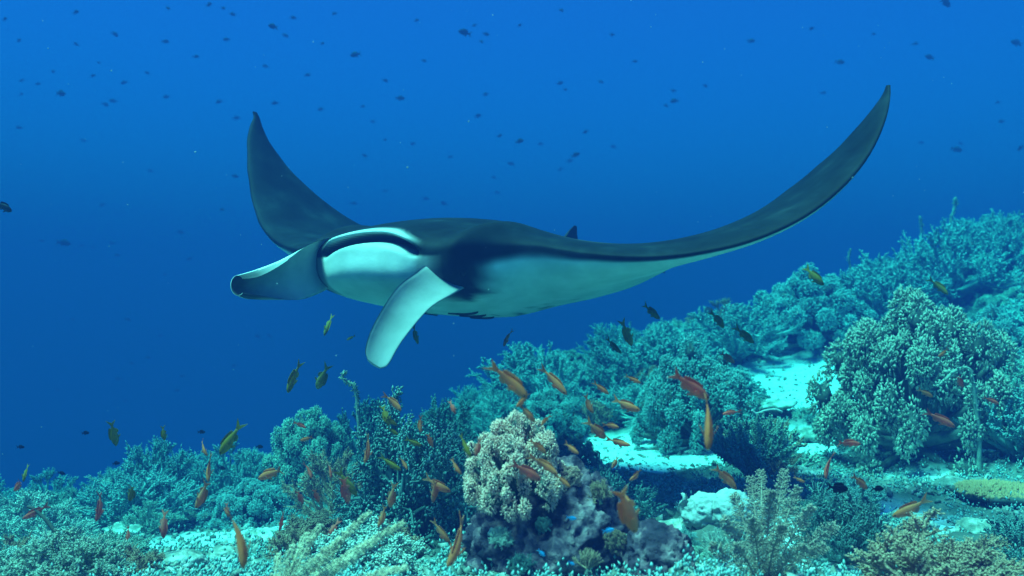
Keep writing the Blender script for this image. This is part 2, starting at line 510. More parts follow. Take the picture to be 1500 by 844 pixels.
# its left cephalic fin hangs open, its right one is rolled forward
fin_strip('cephalic_fin',
    [(.110, .056, -.020), (.142, .066, -.023), (.172, .074, -.029), (.202, .080, -.038), (.233, .081, -.051), (.265, .083, -.075), (.280, .085, -.092), (.284, .086, -.097)],
    [(-.010, .004, -.004), (-.015, .008, -.006), (-.016, .012, -.009), (-.011, .014, -.010), (-.008, .0145, -.0095), (-.0065, .0115, -.008), (-.005, .009, -.0065), (-.003, .005, -.0035)],
    [.1, .15, .3, .7, .95, .9, .7, .5], .005, [.4] * 8, [.8, .8, .75, .5, .40, .44, .55, .9], manta)  # pale values drop in mid fin to paint in its bluish shading
fin_strip('cephalic_fin',
    [(.085, -.062, -.012), (.130, -.074, -.015), (.165, -.077, -.018), (.192, -.075, -.023), (.220, -.073, -.029), (.253, -.071, -.036), (.280, -.070, -.040), (.291, -.070, -.040)],
    [(0, 0, .010), (0, -.001, .020), (0, -.001, .026), (0, 0, .029), (0, 0, .031), (0, 0, .032), (0, 0, .029), (0, 0, .021)],
    [-.3, -.4, -.5, -.8, -1.2, -1.9, -2.4, -2.4], .003, [.95] * 8, [.75, .75, .75, .72, .68, .45, .10, .03], manta)  # inside of the rolled tip: dark skin with the roll's shadow painted in

# eyes on the sides of the head
def blob(name, c, r, material, parent, seg=16, pale=0.0):
    v, f = [], []
    for i in range(seg + 1):
        th = math.pi * i / seg
        for j in range(seg):
            ph = 2 * math.pi * j / seg
            v.append((c[0] + r[0] * math.sin(th) * math.cos(ph), c[1] + r[1] * math.sin(th) * math.sin(ph), c[2] + r[2] * math.cos(th)))
    for i in range(seg):
        for j in range(seg):
            f.append((i * seg + j, (i + 1) * seg + j, (i + 1) * seg + (j + 1) % seg, i * seg + (j + 1) % seg))
    return link(name, mesh_data(name, v, f, material, True, {'pale': np.full(len(v), pale)}), parent)
for sg in (1, -1):
    p = manta_surface(np.array([sg * .188]), np.array([.035]), False)[0][0]
    blob('eye', np.array([.172, sg * .0915, -.022]), (.0065, .0055, .0065), M_EYE, manta)

# gill slits on the belly
for sg in (1, -1):
    for k in range(5):
        c0 = .24 + .045 * k
        sv = np.linspace(.045, .125 - .006 * k, 14)
        cv = c0 + .02 * np.sin(np.linspace(0, math.pi, 14)) + np.linspace(0, -.02, 14)
        p = manta_surface(sg * sv, cv, False)[0]
        w = .0050 * np.sin(np.linspace(0.12, math.pi - .12, 14))
        v, f = [], []
        for i in range(14):
            for (dx, dz) in ((1, .0005), (0, -.0016), (-1, .0005), (0, .004)):
                v.append(p[i] + np.array([dx * w[i], 0, dz]))
        for i in range(13):
            for j in range(4):
                f.append((i * 4 + j, i * 4 + (j + 1) % 4, i * 4 + 4 + (j + 1) % 4, i * 4 + 4 + j))
        link('gill_slit', mesh_data('gill_slit', v, f, M_DARK), manta)

# dorsal fin and whip tail
fin_v, fin_f = [], []
prof = [(-.188, .0), (-.210, .018), (-.234, .035), (-.250, .043), (-.258, .042), (-.257, .03), (-.262, .012), (-.266, .0)]
for sgn in (1, -1):
    for (x, z) in prof:
        fin_v.append((x * 1.0, sgn * .004 * (1 - z / .045), z * 1.0 + .003))
n = len(prof)
fin_f.append(tuple(range(n))); fin_f.append(tuple(range(2 * n - 1, n - 1, -1)))
for k in range(n - 1): fin_f.append((k, n + k, n + k + 1, k + 1))
link('dorsal_fin', mesh_data('dorsal_fin', fin_v, fin_f, M_DARK, False), manta)
tv, tf = [], []
for k in range(25):
    t = k / 24
    r = .007 * (1 - t) + .0012
    for j in range(8):
        th = 2 * math.pi * j / 8
        tv.append((-.24 - .42 * t, r * math.cos(th) + .01 * math.sin(t * 4), r * math.sin(th) + .004 - .02 * t))
for k in range(24):
    for j in range(8):
        tf.append((k * 8 + j, k * 8 + (j + 1) % 8, k * 8 + 8 + (j + 1) % 8, k * 8 + 8 + j))
link('tail', mesh_data('tail', tv, tf, M_DARK), manta)
# ------------------------------------------------------------------ corals
OCT = np.array([(1, 0, 0), (-1, 0, 0), (0, 1, 0), (0, -1, 0), (0, 0, 1), (0, 0, -1)], float)
OCF = np.array([(4, 0, 2), (4, 2, 1), (4, 1, 3), (4, 3, 0), (5, 2, 0), (5, 1, 2), (5, 3, 1), (5, 0, 3)])

def frames(d):
    d = d / (np.linalg.norm(d, axis=1, keepdims=True) + 1e-9)
    a = np.where(np.abs(d[:, 2:3]) < .9, np.array([[0, 0, 1.]]), np.array([[1., 0, 0]]))
    u = np.cross(a, d); u /= np.linalg.norm(u, axis=1, keepdims=True) + 1e-9
    return u, np.cross(d, u), d

def knobs(c, d, r, l, g):
    """Little polyp knobs: centres, directions, radii, half lengths."""
    u, w, d = frames(d)
    n = len(c)
    j = 1 + (g.random((n, 6, 1)) - .5) * .5
    V = (OCT[None, :, 0:1] * u[:, None] * r[:, None, None] + OCT[None, :, 1:2] * w[:, None] * r[:, None, None] + OCT[None, :, 2:3] * d[:, None] * l[:, None, None]) * j + c[:, None]
    Fc = OCF[None] + (np.arange(n) * 6)[:, None, None]
    return V.reshape(-1, 3), Fc.reshape(-1, 3)

def tubes(a, b_, ra, rb, k=4):
    u, w, d = frames(b_ - a)
    th = np.arange(k) * 2 * math.pi / k
    ring = np.cos(th)[None, :, None] * u[:, None] + np.sin(th)[None, :, None] * w[:, None]
    V = np.concatenate([a[:, None] + ring * ra[:, None, None], b_[:, None] + ring * rb[:, None, None]], 1)
    n = len(a); o = (np.arange(n) * 2 * k)[:, None, None]
    j = np.arange(k); jn = (j + 1) % k
    t1 = np.stack([j, jn, k + jn], -1); t2 = np.stack([j, k + jn, k + j], -1)
    return V.reshape(-1, 3), (np.concatenate([t1, t2])[None] + o).reshape(-1, 3)

def join(parts):
    V, Fc, o = [], [], 0
    for v, f in parts:
        V.append(v); Fc.append(f + o); o += len(v)
    return np.concatenate(V), np.concatenate(Fc)

def grow(g, n0, levels, split, spread, l0, shrink, up=0.25, tilt=1.25, wob=.18, r0=.05):
    """A branching colony of height about 1 on a short trunk; returns segments and tips."""
    A, B, RA, RB = [], [], [], []
    az = np.arange(n0) * 2.39996 + g.random() * 6
    el = np.arccos(1 - (np.arange(n0) + .5) / n0 * (1 - math.cos(tilt)))
    D = np.stack([np.sin(el) * np.cos(az), np.sin(el) * np.sin(az), np.cos(el)], 1) + g.normal(0, .1, (n0, 3))
    P = np.tile([[0, 0, .13]], (n0, 1)) + g.normal(0, .02, (n0, 3))
    l, r = l0, r0
    for lev in range(levels):
        D /= np.linalg.norm(D, axis=1, keepdims=True)
        ll = l * (0.7 + .6 * g.random((len(P), 1)))
        Q = P + D * ll
        A.append(P); B.append(Q); RA.append(np.full(len(P), r)); RB.append(np.full(len(P), r * .72))
        if lev == levels - 1: break
        k = split[lev]
        P = np.repeat(Q, k, 0) - np.repeat(D * ll, k, 0) * g.random((len(Q) * k, 1)) * .45
        D = np.repeat(D, k, 0) + g.normal(0, spread, (len(Q) * k, 3)) + np.array([0, 0, up])
        l *= shrink; r *= .62
    return [np.concatenate(x) for x in (A, B, RA, RB)], A[-1], B[-1]

def trunk_mesh(g, r=.085, h=.2):
    v, f = [], []
    K, J = 7, 10
    for i in range(K):
        t = i / (K - 1)
        for j in range(J):
            th = 2 * math.pi * j / J
            rr = r * (1.35 - .55 * t + .25 * max(0, t - .7) / .3) * (1 + .12 * g.normal())
            v.append((rr * math.cos(th), rr * math.sin(th), -.12 + (h + .12) * t))
    for i in range(K - 1):
        for j in range(J):
            f.append((i * J + j, i * J + (j + 1) % J, i * J + J + (j + 1) % J, i * J + J + j))
    f.append(tuple((K - 1) * J + j for j in range(J)))
    return v, f

def billow(g):
    """A mound of rounded lobes, each packed with polyps."""
    nl = 84
    k = np.arange(nl); az = k * 2.39996 + g.random() * 6
    cz = 1 - (k + .5) / nl * 1.12
    D = np.stack([np.sqrt(1 - cz ** 2) * np.cos(az), np.sqrt(1 - cz ** 2) * np.sin(az), cz], 1) + g.normal(0, .10, (nl, 3))
    D /= np.linalg.norm(D, axis=1, keepdims=True)
    rad = (.66 + .26 * g.random(nl))[:, None]
    C0 = D * rad * np.array([1, 1, .85]) + np.array([0, 0, .18])
    lr = .085 + .07 * g.random(nl)
    m0 = 220
    q = g.normal(0, 1, (nl, m0, 3)); q /= np.linalg.norm(q, axis=2, keepdims=True)
    q = q + D[:, None] * .55; q /= np.linalg.norm(q, axis=2, keepdims=True)
    bumps = 1 + .22 * fbm((q * 2.2 + C0[:, None] * 3).reshape(-1, 3), 2, int(g.integers(90))).reshape(nl, m0)
    c = C0[:, None] + q * (lr[:, None] * bumps * (.80 + .28 * g.random((nl, m0))))[:, :, None]
    c = c.reshape(-1, 3); d = q.reshape(-1, 3) + g.normal(0, .5, (nl * m0, 3))
    sz = .65 + .75 * g.random(nl * m0)
    pv_, pf = knobs(c, d, .0092 * sz, .0200 * sz, g)
    a0 = np.tile([[0, 0, .1]], (nl, 1)) + g.normal(0, .03, (nl, 3)); mid = (a0 + C0) / 2 + g.normal(0, .03, (nl, 3))
    sv, sf = knobs(C0, D, lr * .66, lr * .66, g)
    e1 = g.normal(0, 1, (nl, 3)); sv2, sf2 = knobs(C0, e1, lr * .64, lr * .64, g)
    bv, bf = join([(sv, sf), (sv2, sf2), tubes(a0, mid, np.full(nl, .045), np.full(nl, .032)), tubes(mid, C0, np.full(nl, .032), np.full(nl, .024))])
    return pv_, pf, bv, bf

def bush(seed, kind):
    g = np.random.default_rng(seed)
    if kind == 'billow':
        pv_, pf, bv, bf = billow(g)
        H = np.percentile(pv_[:, 2], 99.5); W = np.percentile(np.hypot(pv_[:, 0], pv_[:, 1]), 98)
        s = np.array([1 / W, 1 / W, 1 / H]); tv_, tf_ = trunk_mesh(g, .12, .25)
        return pv_ * s, pf, bv * s, bf, np.array(tv_) * s, tf_
    if kind == 'cauliflower':      # rounded lobes packed with polyps
        seg, ta, tb = grow(g, 16, 4, (4, 4, 3), .55, .36, .60, .16, 1.35)
        rep, rk, lk, jit = 13, .011, .016, .036
    elif kind == 'dense':          # a big old colony, finely divided
        seg, ta, tb = grow(g, 34, 4, (4, 4, 3), .50, .40, .58, .10, 1.75, r0=.03)
        rep, rk, lk, jit = 9, .0085, .0125, .026
    elif kind == 'bushy':          # fine open branching
        seg, ta, tb = grow(g, 18, 4, (4, 4, 3), .48, .40, .64, .20, 1.42, r0=.04)
        rep, rk, lk, jit = 11, .0085, .017, .026
    elif kind == 'finger':         # upright fingers
        seg, ta, tb = grow(g, 20, 3, (4, 4), .36, .45, .62, .42, 1.2, r0=.05)
        rep, rk, lk, jit = 22, .013, .020, .024
    else:                          # feathery
        seg, ta, tb = grow(g, 16, 4, (3, 4, 4), .38, .44, .60, .22, 1.3, r0=.03)
        rep, rk, lk, jit = 10, .0062, .022, .018
    n = len(ta)
    t = np.tile(np.linspace(-.55, 1.08, rep), n)
    A = np.repeat(ta, rep, 0); Bq = np.repeat(tb, rep, 0)
    c = A + (Bq - A) * t[:, None] + g.normal(0, jit * .55, (n * rep, 3)) * (1.15 - .5 * t)[:, None]
    d = (Bq - A) / (np.linalg.norm(Bq - A, axis=1, keepdims=True) + 1e-9) + g.normal(0, .75, (n * rep, 3))
    sz = .65 + .8 * g.random(n * rep)
    pv_, pf = knobs(c, d, rk * sz, lk * sz, g)
    m0 = len(seg[0])
    bv, bf = tubes(seg[0], seg[1], seg[2], seg[3])
    H = np.percentile(pv_[:, 2], 99.5); W = np.percentile(np.hypot(pv_[:, 0], pv_[:, 1]), 98)
    s = np.array([1 / W, 1 / W, 1 / H])          # unit: half width 1, height 1
    tv_, tf_ = trunk_mesh(g)
    return pv_ * s, pf, bv * s, bf, np.array(tv_) * np.array([1 / W, 1 / W, 1 / H]), tf_

def coral_mat(name, tip, body_, vary=.22):
    m, nt, b = new_mat(name)
    r, n, tc = noise_ramp(nt, 5.0, [(0.32, body_), (0.66, tip)], detail=8, rough=.8)
    oi = nt.nodes.new('ShaderNodeObjectInfo')
    mr = nt.nodes.new('ShaderNodeMapRange'); mr.inputs['To Min'].default_value = 1 - vary; mr.inputs['To Max'].default_value = 1 + vary
    hs = nt.nodes.new('ShaderNodeHueSaturation')
    nt.links.new(oi.outputs['Random'], mr.inputs['Value']); nt.links.new(mr.outputs[0], hs.inputs['Value'])
    nt.links.new(r.outputs[0], hs.inputs['Color'])
    nt.links.new(hs.outputs[0], b.inputs['Base Color'])
    b.inputs['Roughness'].default_value = .85
    return m
PAL = {
    'teal': coral_mat('coral_teal', (.31, .52, .51), (.12, .23, .22)),
    'green': coral_mat('coral_green', (.40, .53, .45), (.16, .23, .18)),
    'tan': coral_mat('coral_tan', (.58, .34, .23), (.28, .14, .09)),
    'olive': coral_mat('coral_olive', (.55, .53, .43), (.24, .24, .19)),
    'pink': coral_mat('coral_pink', (.92, .56, .45), (.75, .33, .26), .1),
    'dark': coral_mat('coral_dark', (.17, .28, .27), (.06, .12, .115)),
    'pale': coral_mat('coral_pale', (.55, .58, .52), (.25, .30, .26)),
}
M_STALK = simple_mat('coral_stalk', [(.3, (.06, .075, .065)), (.7, (.16, .17, .145))], 12, .9, .3)

PROTO = {}
def proto(kind, k):
    key = (kind, k, 'mesh')
    if key not in PROTO:
        base = (kind, k)
        if base not in PROTO:
            PROTO[base] = bush(sum(map(ord, kind)) * 31 + k * 7, kind)
        pv_, pf, bv, bf, tv_, tf_ = PROTO[base]
        PROTO[key] = (mesh_data('polyps_' + kind, pv_, pf, M_STALK, True), mesh_data('branches_' + kind, bv, bf, M_STALK, True), mesh_data('stalk_' + kind, tv_, tf_, M_STALK))
    return PROTO[key]

def painted(o, material):
    o.material_slots[0].link = 'OBJECT'
    o.material_slots[0].material = material
    return o

NPICK = [0]
def coral(p, half, height, kind, pal, label, group=None, name='soft_coral', lean=(0, 0), sq=1.0):
    NPICK[0] += 1
    pm, bm_, tm = proto(kind, NPICK[0] % 2)
    root = empty(name, p)
    root.rotation_euler = (lean[0], lean[1], random.uniform(0, 6.28))
    root.scale = (half, half * sq, height)
    tag(root, label, 'coral', group)
    link('stalk', tm, root)
    tag(painted(link('branches', bm_, root), M_STALK if kind == 'billow' else PAL[pal]), kind='stuff')
    tag(painted(link('polyps', pm, root), PAL[pal]), kind='stuff')
    return root

def coral_px(u, vb, wpx, hpx, kind, pal, label, group=None, dy=0.0, sink=.03, **kw):
    p = ground_hit(u, vb)
    p.y += dy
    p.x = (u - 750) / F * p.y
    p.z = hz(p.x, p.y) - sink
    return coral(p, wpx / F * p.y / 2, hpx / F * p.y + sink, kind, pal, label, group, **kw), p

BIG = [  # u, base v, width px, height px, kind, palette, label
    (615, 795, 250, 205, 'dense', 'dark', 'largest dark bushy coral mound, beside the pale pinkish coral on the dark rock'),
    (455, 725, 140, 122, 'billow', 'green', 'grey-green rounded coral adjoining the big dark mound, below the hooked whip coral'),
    (545, 690, 120, 100, 'finger', 'dark', 'dark upright coral at the foot of the hooked whip coral'),
    (650, 690, 110, 100, 'bushy', 'dark', 'dark bushy coral on the mound, between the whip coral and the pinkish coral'),
    (500, 775, 150, 105, 'feathery', 'tan', 'brownish feathery coral bush right behind the long-armed sea fan'),
    (1345, 668, 285, 232, 'billow', 'olive', 'largest olive-brown coral bush, on a dark stalk with a pale whip coral before it'),
    (1020, 645, 190, 150, 'billow', 'teal', 'wide teal coral bush beyond the central sand patch, shaded underneath'),
    (1105, 705, 150, 92, 'finger', 'green', 'green-grey coral bush standing right behind the brown feather plume'),
    (890, 765, 150, 82, 'finger', 'dark', 'dark low coral clump between the central sand patch and the dark rock'),
    (1235, 815, 150, 105, 'bushy', 'dark', 'dark teal bush just beside the brown feather plume'),
    (1375, 875, 260, 105, 'dense', 'tan', 'broad pinkish-brown coral bush at the foot of the rubble slope'),
    (90, 875, 230, 80, 'dense', 'olive', 'olive-brown fine coral bush by the thin bent whip coral'),
    (235, 752, 150, 100, 'feathery', 'teal', 'feathery teal coral topping the low end of the reef'),
    (335, 745, 130, 92, 'feathery', 'teal', 'feathery teal coral between the low reef end and the grey-green rounded coral'),
    (1190, 505, 190, 110, 'billow', 'teal', 'rounded teal coral on the crest, beyond the far sand patch'),
    (1295, 492, 170, 112, 'bushy', 'teal', 'bushy teal coral on the crest right behind the largest olive-brown bush'),
    (1395, 450, 190, 115, 'bushy', 'teal', 'rounded teal coral on the crest below the two thin sea whips'),
    (1480, 425, 140, 105, 'bushy', 'teal', 'highest teal coral on the reef crest'),
    (1080, 530, 180, 82, 'bushy', 'teal', 'low wide teal coral on the crest beside the far sand patch'),
    (985, 560, 160, 84, 'bushy', 'teal', 'teal coral on the crest, directly under the wing root'),
    (900, 585, 140, 74, 'bushy', 'teal', 'small rounded crest coral behind a row of orange fish'),
    (820, 610, 150, 92, 'feathery', 'teal', 'teal coral on the crest behind the pale pinkish coral'),
    (735, 632, 120, 60, 'bushy', 'teal', 'lowest coral on the crest, where it dips into open water'),
    (1252, 772, 84, 50, 'bushy', 'teal', 'small teal tuft under the black fish beside the dark teal bush'),
    (1455, 560, 150, 105, 'billow', 'teal', 'teal coral bush behind the shoulder of the largest olive-brown bush'),
]
SPOTS = []
for (u, vb, w, h, kind, pal, lab) in BIG:
    o, p = coral_px(u, vb, w, h, kind, pal, lab)
    SPOTS.append((p.x, p.y, w / F * p.y / 2))

# more corals all along the slope, left out of the sand
ROCK_P = ground_hit(800, 812)
KINDW = {'cauliflower': 'knobbly', 'bushy': 'bushy', 'finger': 'fingered', 'feathery': 'feathery', 'dense': 'dense', 'billow': 'rounded'}
PALW = {'teal': 'teal', 'green': 'grey-green', 'tan': 'brown', 'dark': 'dark', 'pale': 'pale', 'olive': 'olive'}
MARKS = [(-1, -1, '')]
for (u, v_, nm) in ((750, 760, 'the pinkish coral rock'), (615, 790, 'the big dark mound'), (440, 850, 'the long-armed sea fan'), (455, 725, 'the rounded grey-green coral'), (960, 660, 'the central sand patch'),
                    (1020, 645, 'the wide teal bush'), (1345, 668, 'the largest olive-brown bush'), (1118, 850, 'the brown feather plume'), (1190, 545, 'the far sand patch'), (1462, 742, 'the plate coral'),
                    (1190, 500, 'the rounded crest coral'), (1395, 445, 'the tall thin sea whips'), (985, 560, 'the crest under the wing root'), (820, 605, 'the crest behind the pinkish coral'), (1480, 425, 'the highest crest coral'), (735, 632, 'the dip in the crest'),
                    (235, 752, 'the topmost feathery coral'), (335, 745, 'the second feathery coral'), (300, 800, 'the lit rubble strip'), (90, 850, 'the thin dark whip coral'), (40, 740, 'the tail end of the reef'), (1235, 815, 'the dark teal bush by the plume'), (1375, 860, 'the broad pinkish-brown bush')):
    p = ground_hit(u, v_); MARKS.append((p.x, p.y, nm))
del MARKS[0]
def near_words(x, y):
    mx_, my_, nm = min(MARKS, key=lambda m_: math.hypot(m_[0] - x, m_[1] - y))
    rel = 'beyond' if y - my_ > .22 else ('in front of' if my_ - y > .22 else 'beside')
    return rel + ' ' + nm
def filler(n, xr, yr, size, kinds, pals, group, label, seed, keep=.62, hr=(.75, 1.15)):
    g = random.Random(seed); made = 0
    for _ in range(n * 30):
        if made >= n: break
        x, y = g.uniform(*xr), g.uniform(*yr)
        ry = float(np.interp(x, RIDGE[:, 0], RIDGE[:, 1]))
        if y > ry + .5: continue
        u = 750 + F * x / y
        if u < -120 or u > 1620: continue
        if float(sandmask(np.array([x]), np.array([y]))[0]) > .25: continue
        r = g.uniform(*size)
        if any(math.hypot(x - a, y - b_) < (r + c) * keep for a, b_, c in SPOTS): continue
        zb_ = hz(x, y); vb_, vt_ = 422 - F * zb_ / y, 422 - F * (zb_ + r) / y; ru = F * r / y
        if any(u + ru > k0 and u - ru < k2 and vb_ > k1 and vt_ < k3 for k0, k1, k2, k3 in KEEP): continue
        if math.hypot(x - ROCK_P.x, y - ROCK_P.y) < .28 + r: continue
        SPOTS.append((x, y, r)); made += 1
        kd, pl_ = g.choice(kinds), g.choice(pals)
        q3 = (r - size[0]) / (size[1] - size[0]); sw_ = 'small' if q3 < .33 else ('middling' if q3 < .67 else 'large')
        coral((x, y, hz(x, y) - .03), r, r * g.uniform(*hr) + .03, kd, pl_, f'{sw_} {PALW[pl_]} {KINDW[kd]} soft coral {near_words(x, y)}', group)
    return made
filler(34, (-.4, 6.2), (5.0, 8.2), (.20, .40), ['bushy', 'billow', 'feathery', 'cauliflower', 'bushy'], ['teal', 'teal', 'green', 'pale', 'teal', 'tan'], 'corals covering the high crest of the reef', 'teal soft coral bush among the many packed along the reef crest', 1)
filler(26, (.2, 4.2), (3.2, 5.6), (.14, .27), ['bushy', 'billow', 'finger', 'billow'], ['teal', 'green', 'teal', 'tan', 'pale'], 'corals between the sand patches', 'small soft coral bush among the sand patches of the middle slope', 2)
filler(30, (-3.4, -.2), (2.7, 4.8), (.13, .26), ['feathery', 'bushy', 'feathery', 'billow'], ['teal', 'teal', 'pale', 'green'], 'corals on the low end of the reef', 'low feathery soft coral on the end of the reef sloping into open water', 3)
filler(16, (-2.4, -.3), (1.9, 2.8), (.09, .17), ['feathery', 'bushy', 'cauliflower'], ['teal', 'tan', 'green', 'pale'], 'small corals by the sea fan', 'small soft coral tuft on the rubble near the long-armed sea fan', 4, hr=(.6, .9))
filler(24, (1.2, 3.6), (2.8, 5.2), (.06, .12), ['bushy', 'billow', 'finger'], ['teal', 'green', 'tan', 'pale'], 'little corals on the sandy slope', '', 6, keep=.5, hr=(.6, .9))
filler(34, (.5, 2.6), (1.9, 3.3), (.06, .13), ['feathery', 'bushy', 'finger'], ['teal', 'tan', 'green', 'dark'], 'small corals on the rubble slope', 'small soft coral tuft on the rubble around the feather plume', 5, hr=(.6, .95))

# the dark rock with encrusting growth, and the pale pinkish coral that stands on it
def rock_mesh(seed, sub=5, amp=.35, sc=(1, 1, 1), ridge=.12, fine=9.0):
    import bmesh
    bm = bmesh.new()
    bmesh.ops.create_icosphere(bm, subdivisions=sub, radius=1.0)
    V = np.array([v.co[:] for v in bm.verts])
    Fc = np.array([[v.index for v in f.verts] for f in bm.faces])
    bm.free()
    d = 1 + amp * fbm(V * 1.6, 4, seed) + ridge * (1 - 2 * np.abs(fbm(V * 4.5, 4, seed + 3))) + .05 * fbm(V * fine, 3, seed + 5) + .035 * fbm(V * 22, 3, seed + 6)
    return V * d[:, None] * np.array(sc), Fc
M_CRUST = simple_mat('encrusted_rock', [(.30, (.020, .016, .028)), (.46, (.07, .038, .060)), (.55, (.22, .12, .14)), (.62, (.36, .22, .23)), (.70, (.12, .06, .09))], 16, .9, .8, .03)
M_RUBBLE = simple_mat('pale_rubble', [(.32, (.10, .13, .11)), (.46, (.26, .28, .24)), (.56, (.50, .52, .47)), (.68, (.72, .74, .69))], 14, .95, .8, .03, vary=.25, coord='Object')
rp = ground_hit(800, 835); rp.y = 1.95; rp.x = (805 - 750) / F * rp.y
rock_c = at(812, 790, 1.95)
v, f = rock_mesh(3, 6, .30, (.175, .16, .185), .28)
rock = link('reef_rock', mesh_data('reef_rock', v, f, M_CRUST))
rock.location = rock_c - Vector((0, 0, .035))
tag(rock, 'dark purple encrusted rock carrying the pale pinkish coral', 'rock')
o = coral(at(756, 742, 1.88), 90 / F * 1.88, 136 / F * 1.88, 'billow', 'pink', 'pale pinkish tree-like soft coral on top of the dark encrusted rock', sq=.9)
v, f = rock_mesh(8, 5, .35, (.065, .065, .065), .3)
crust = link('reef_rock', mesh_data('reef_rock_b', v, f, M_CRUST)); crust.location = at(965, 825, 1.75)
tag(crust, 'small knobbly purple rock next to the dark encrusted rock', 'rock')
# ledges and crusts growing out of the rock, each a scalloped plate
for k in range(16):
    g = np.random.default_rng(50 + k)
    th = g.uniform(-2.4, .3); zz = g.uniform(-.4, .75)
    dirv = np.array([math.cos(th) * math.sqrt(1 - zz * zz), math.sin(th) * math.sqrt(1 - zz * zz), zz])
    c0 = np.array(rock.location) + dirv * np.array([.20, .17, .19]) * .92
    n = 18; vv, ff = [], []
    R0 = g.uniform(.022, .05)
    for ring, (rr, dz) in enumerate(((0, .004), (.6, .006), (1, .010), (1.02, .004), (.55, -.004), (0, -.008))):
        for j in range(n):
            a = 2 * math.pi * j / n
            q_ = R0 * rr * (1 + .22 * math.sin(3 * a + k) + .12 * math.sin(7 * a + k * 2))
            vv.append((q_ * math.cos(a), q_ * math.sin(a), dz + .006 * rr * math.sin(5 * a + k)))
    for r_ in range(5):
        for j in range(n):
            ff.append((r_ * n + j, r_ * n + (j + 1) % n, r_ * n + n + (j + 1) % n, r_ * n + n + j))
    pl_ = link('crust_plate', mesh_data('crust_plate', vv, ff, M_RUBBLE if k % 3 == 0 else M_CRUST), rock)
    pl_.location = Vector(c0) - rock.location
    pl_.rotation_euler = (g.uniform(-.5, .5), g.uniform(-.5, .5), g.uniform(0, 6))

# tufts growing on the dark rock
for (u, v_, y, w, pal, kd, lab) in ((835, 705, 1.86, 34, 'pink', 'billow', 'small pinkish tuft on the shoulder of the dark encrusted rock'), (880, 735, 1.84, 38, 'tan', 'bushy', 'small brown tuft on the sloping flank of the dark rock'), (905, 800, 1.78, 36, 'tan', 'billow', 'brown tuft low on the flank of the dark rock'),
                                  (728, 800, 1.78, 36, 'pale', 'bushy', 'pale little tuft at the foot of the pinkish coral'), (770, 838, 1.74, 40, 'dark', 'bushy', 'dark tuft under the blue fish on the dark rock'), (860, 838, 1.72, 40, 'tan', 'finger', 'brown fingered tuft at the base of the dark rock'), (800, 775, 1.78, 26, 'dark', 'billow', 'dark round tuft in the middle of the dark rock face')):
    coral(at(u, v_, y), w / F * y / 2, w * .8 / F * y, kd, pal, lab, lean=(-.5, random.uniform(-.3, .3)))

# small stones and broken coral, too many to count
def scatter_xy(n, seed, near=True):
    g = np.random.default_rng(seed); out = []
    while len(out) < n:
        y = 1.5 + 6.0 * g.random(4000) ** 1.6; u = g.uniform(-60, 1560, 4000); x = (u - 750) / F * y
        ok = y < np.interp(x, RIDGE[:, 0], RIDGE[:, 1]) + .1
        out += list(np.stack([x, y], 1)[ok])
    return np.array(out[:n]), g
xy, g = scatter_xy(14000, 21)
zz = hfull(xy[:, 0], xy[:, 1])
sz = .004 + .012 * g.random(len(xy)) ** 2.5
c = np.c_[xy, zz + sz * .3]
v, f = knobs(c, g.normal(0, 1, (len(c), 3)), sz * .9, sz * (1 + 1.2 * g.random(len(c))), g)
tag(link('rubble', mesh_data('rubble', v, f, M_RUBBLE, False)), 'broken pale coral rubble strewn over the reef slope', None, None, 'stuff')
# low turf of tiny polyps and weed between the bushes
xy, g = scatter_xy(5200, 22)
keepm = sandmask(xy[:, 0], xy[:, 1]) < .35
xy = xy[keepm]
zz = hfull(xy[:, 0], xy[:, 1])
rep = 9
c = np.repeat(np.c_[xy, zz], rep, 0)
off = g.normal(0, .014, (len(c), 3)); off[:, 2] = np.abs(off[:, 2]) * 1.3
d = off + np.array([0, 0, .02])
sz = .8 + .6 * g.random(len(c))
v, f = knobs(c + off, d, .0030 * sz, .0058 * sz, g)
tag(link('turf', mesh_data('turf', v, f, PAL['teal'])), 'low green turf of tiny polyps between the corals', None, None, 'stuff')

# stones one can pick out
STONES = [(1255, 745, 46, 'round pale stone near two black fish'), (1330, 770, 60, 'pale flat stone below the plate coral slope'), (1290, 790, 40, 'small pale stone beside the dark teal bush'),
          (1440, 790, 66, 'large pale stone under the plate coral'), (990, 800, 58, 'pale lump between the purple knob and the white sponge'), (1015, 835, 60, 'pale rock at the foot of the white sponge'),
          (175, 815, 64, 'pale rubble block by the red fish'), (260, 835, 60, 'pale stone in the lit rubble strip'), (330, 815, 46, 'small pale stone beside the sea fan tips'), (385, 790, 44, 'pale stone behind the long-armed sea fan'),
          (1180, 640, 40, 'small stone on the sandy channel'), (1140, 655, 34, 'little pale stone behind the green-grey coral bush'), (1400, 730, 50, 'pale stone between the dark stalk and the plate coral'), (700, 668, 40, 'pale stone beyond the pinkish coral')]
for k, (u, vv_, w, lab) in enumerate(STONES):
    p = ground_hit(u, vv_); s = w / F * p.y / 2
    v, f = rock_mesh(60 + k, 4, .45, (s, s * .9, s * .55), .4)
    o = link('stone', mesh_data('stone', v, f, M_RUBBLE)); o.location = (p.x, p.y, hz(p.x, p.y) + s * .15)
    tag(o, lab, 'stone')

for (u, v_, y, w, pal, kd, lab) in ((1008, 812, 2.0, 44, 'teal', 'bushy', 'little teal tuft on the grey rock under the folded sponge'), (1058, 818, 1.98, 50, 'pale', 'feathery', 'pale feathery tuft on the grey rock under the folded sponge'), (1030, 845, 1.92, 54, 'green', 'billow', 'rounded grey-green tuft at the foot of the grey rock')):
    coral(at(u, v_, y), w / F * y / 2, w * .85 / F * y, kd, pal, lab, lean=(-.4, 0))
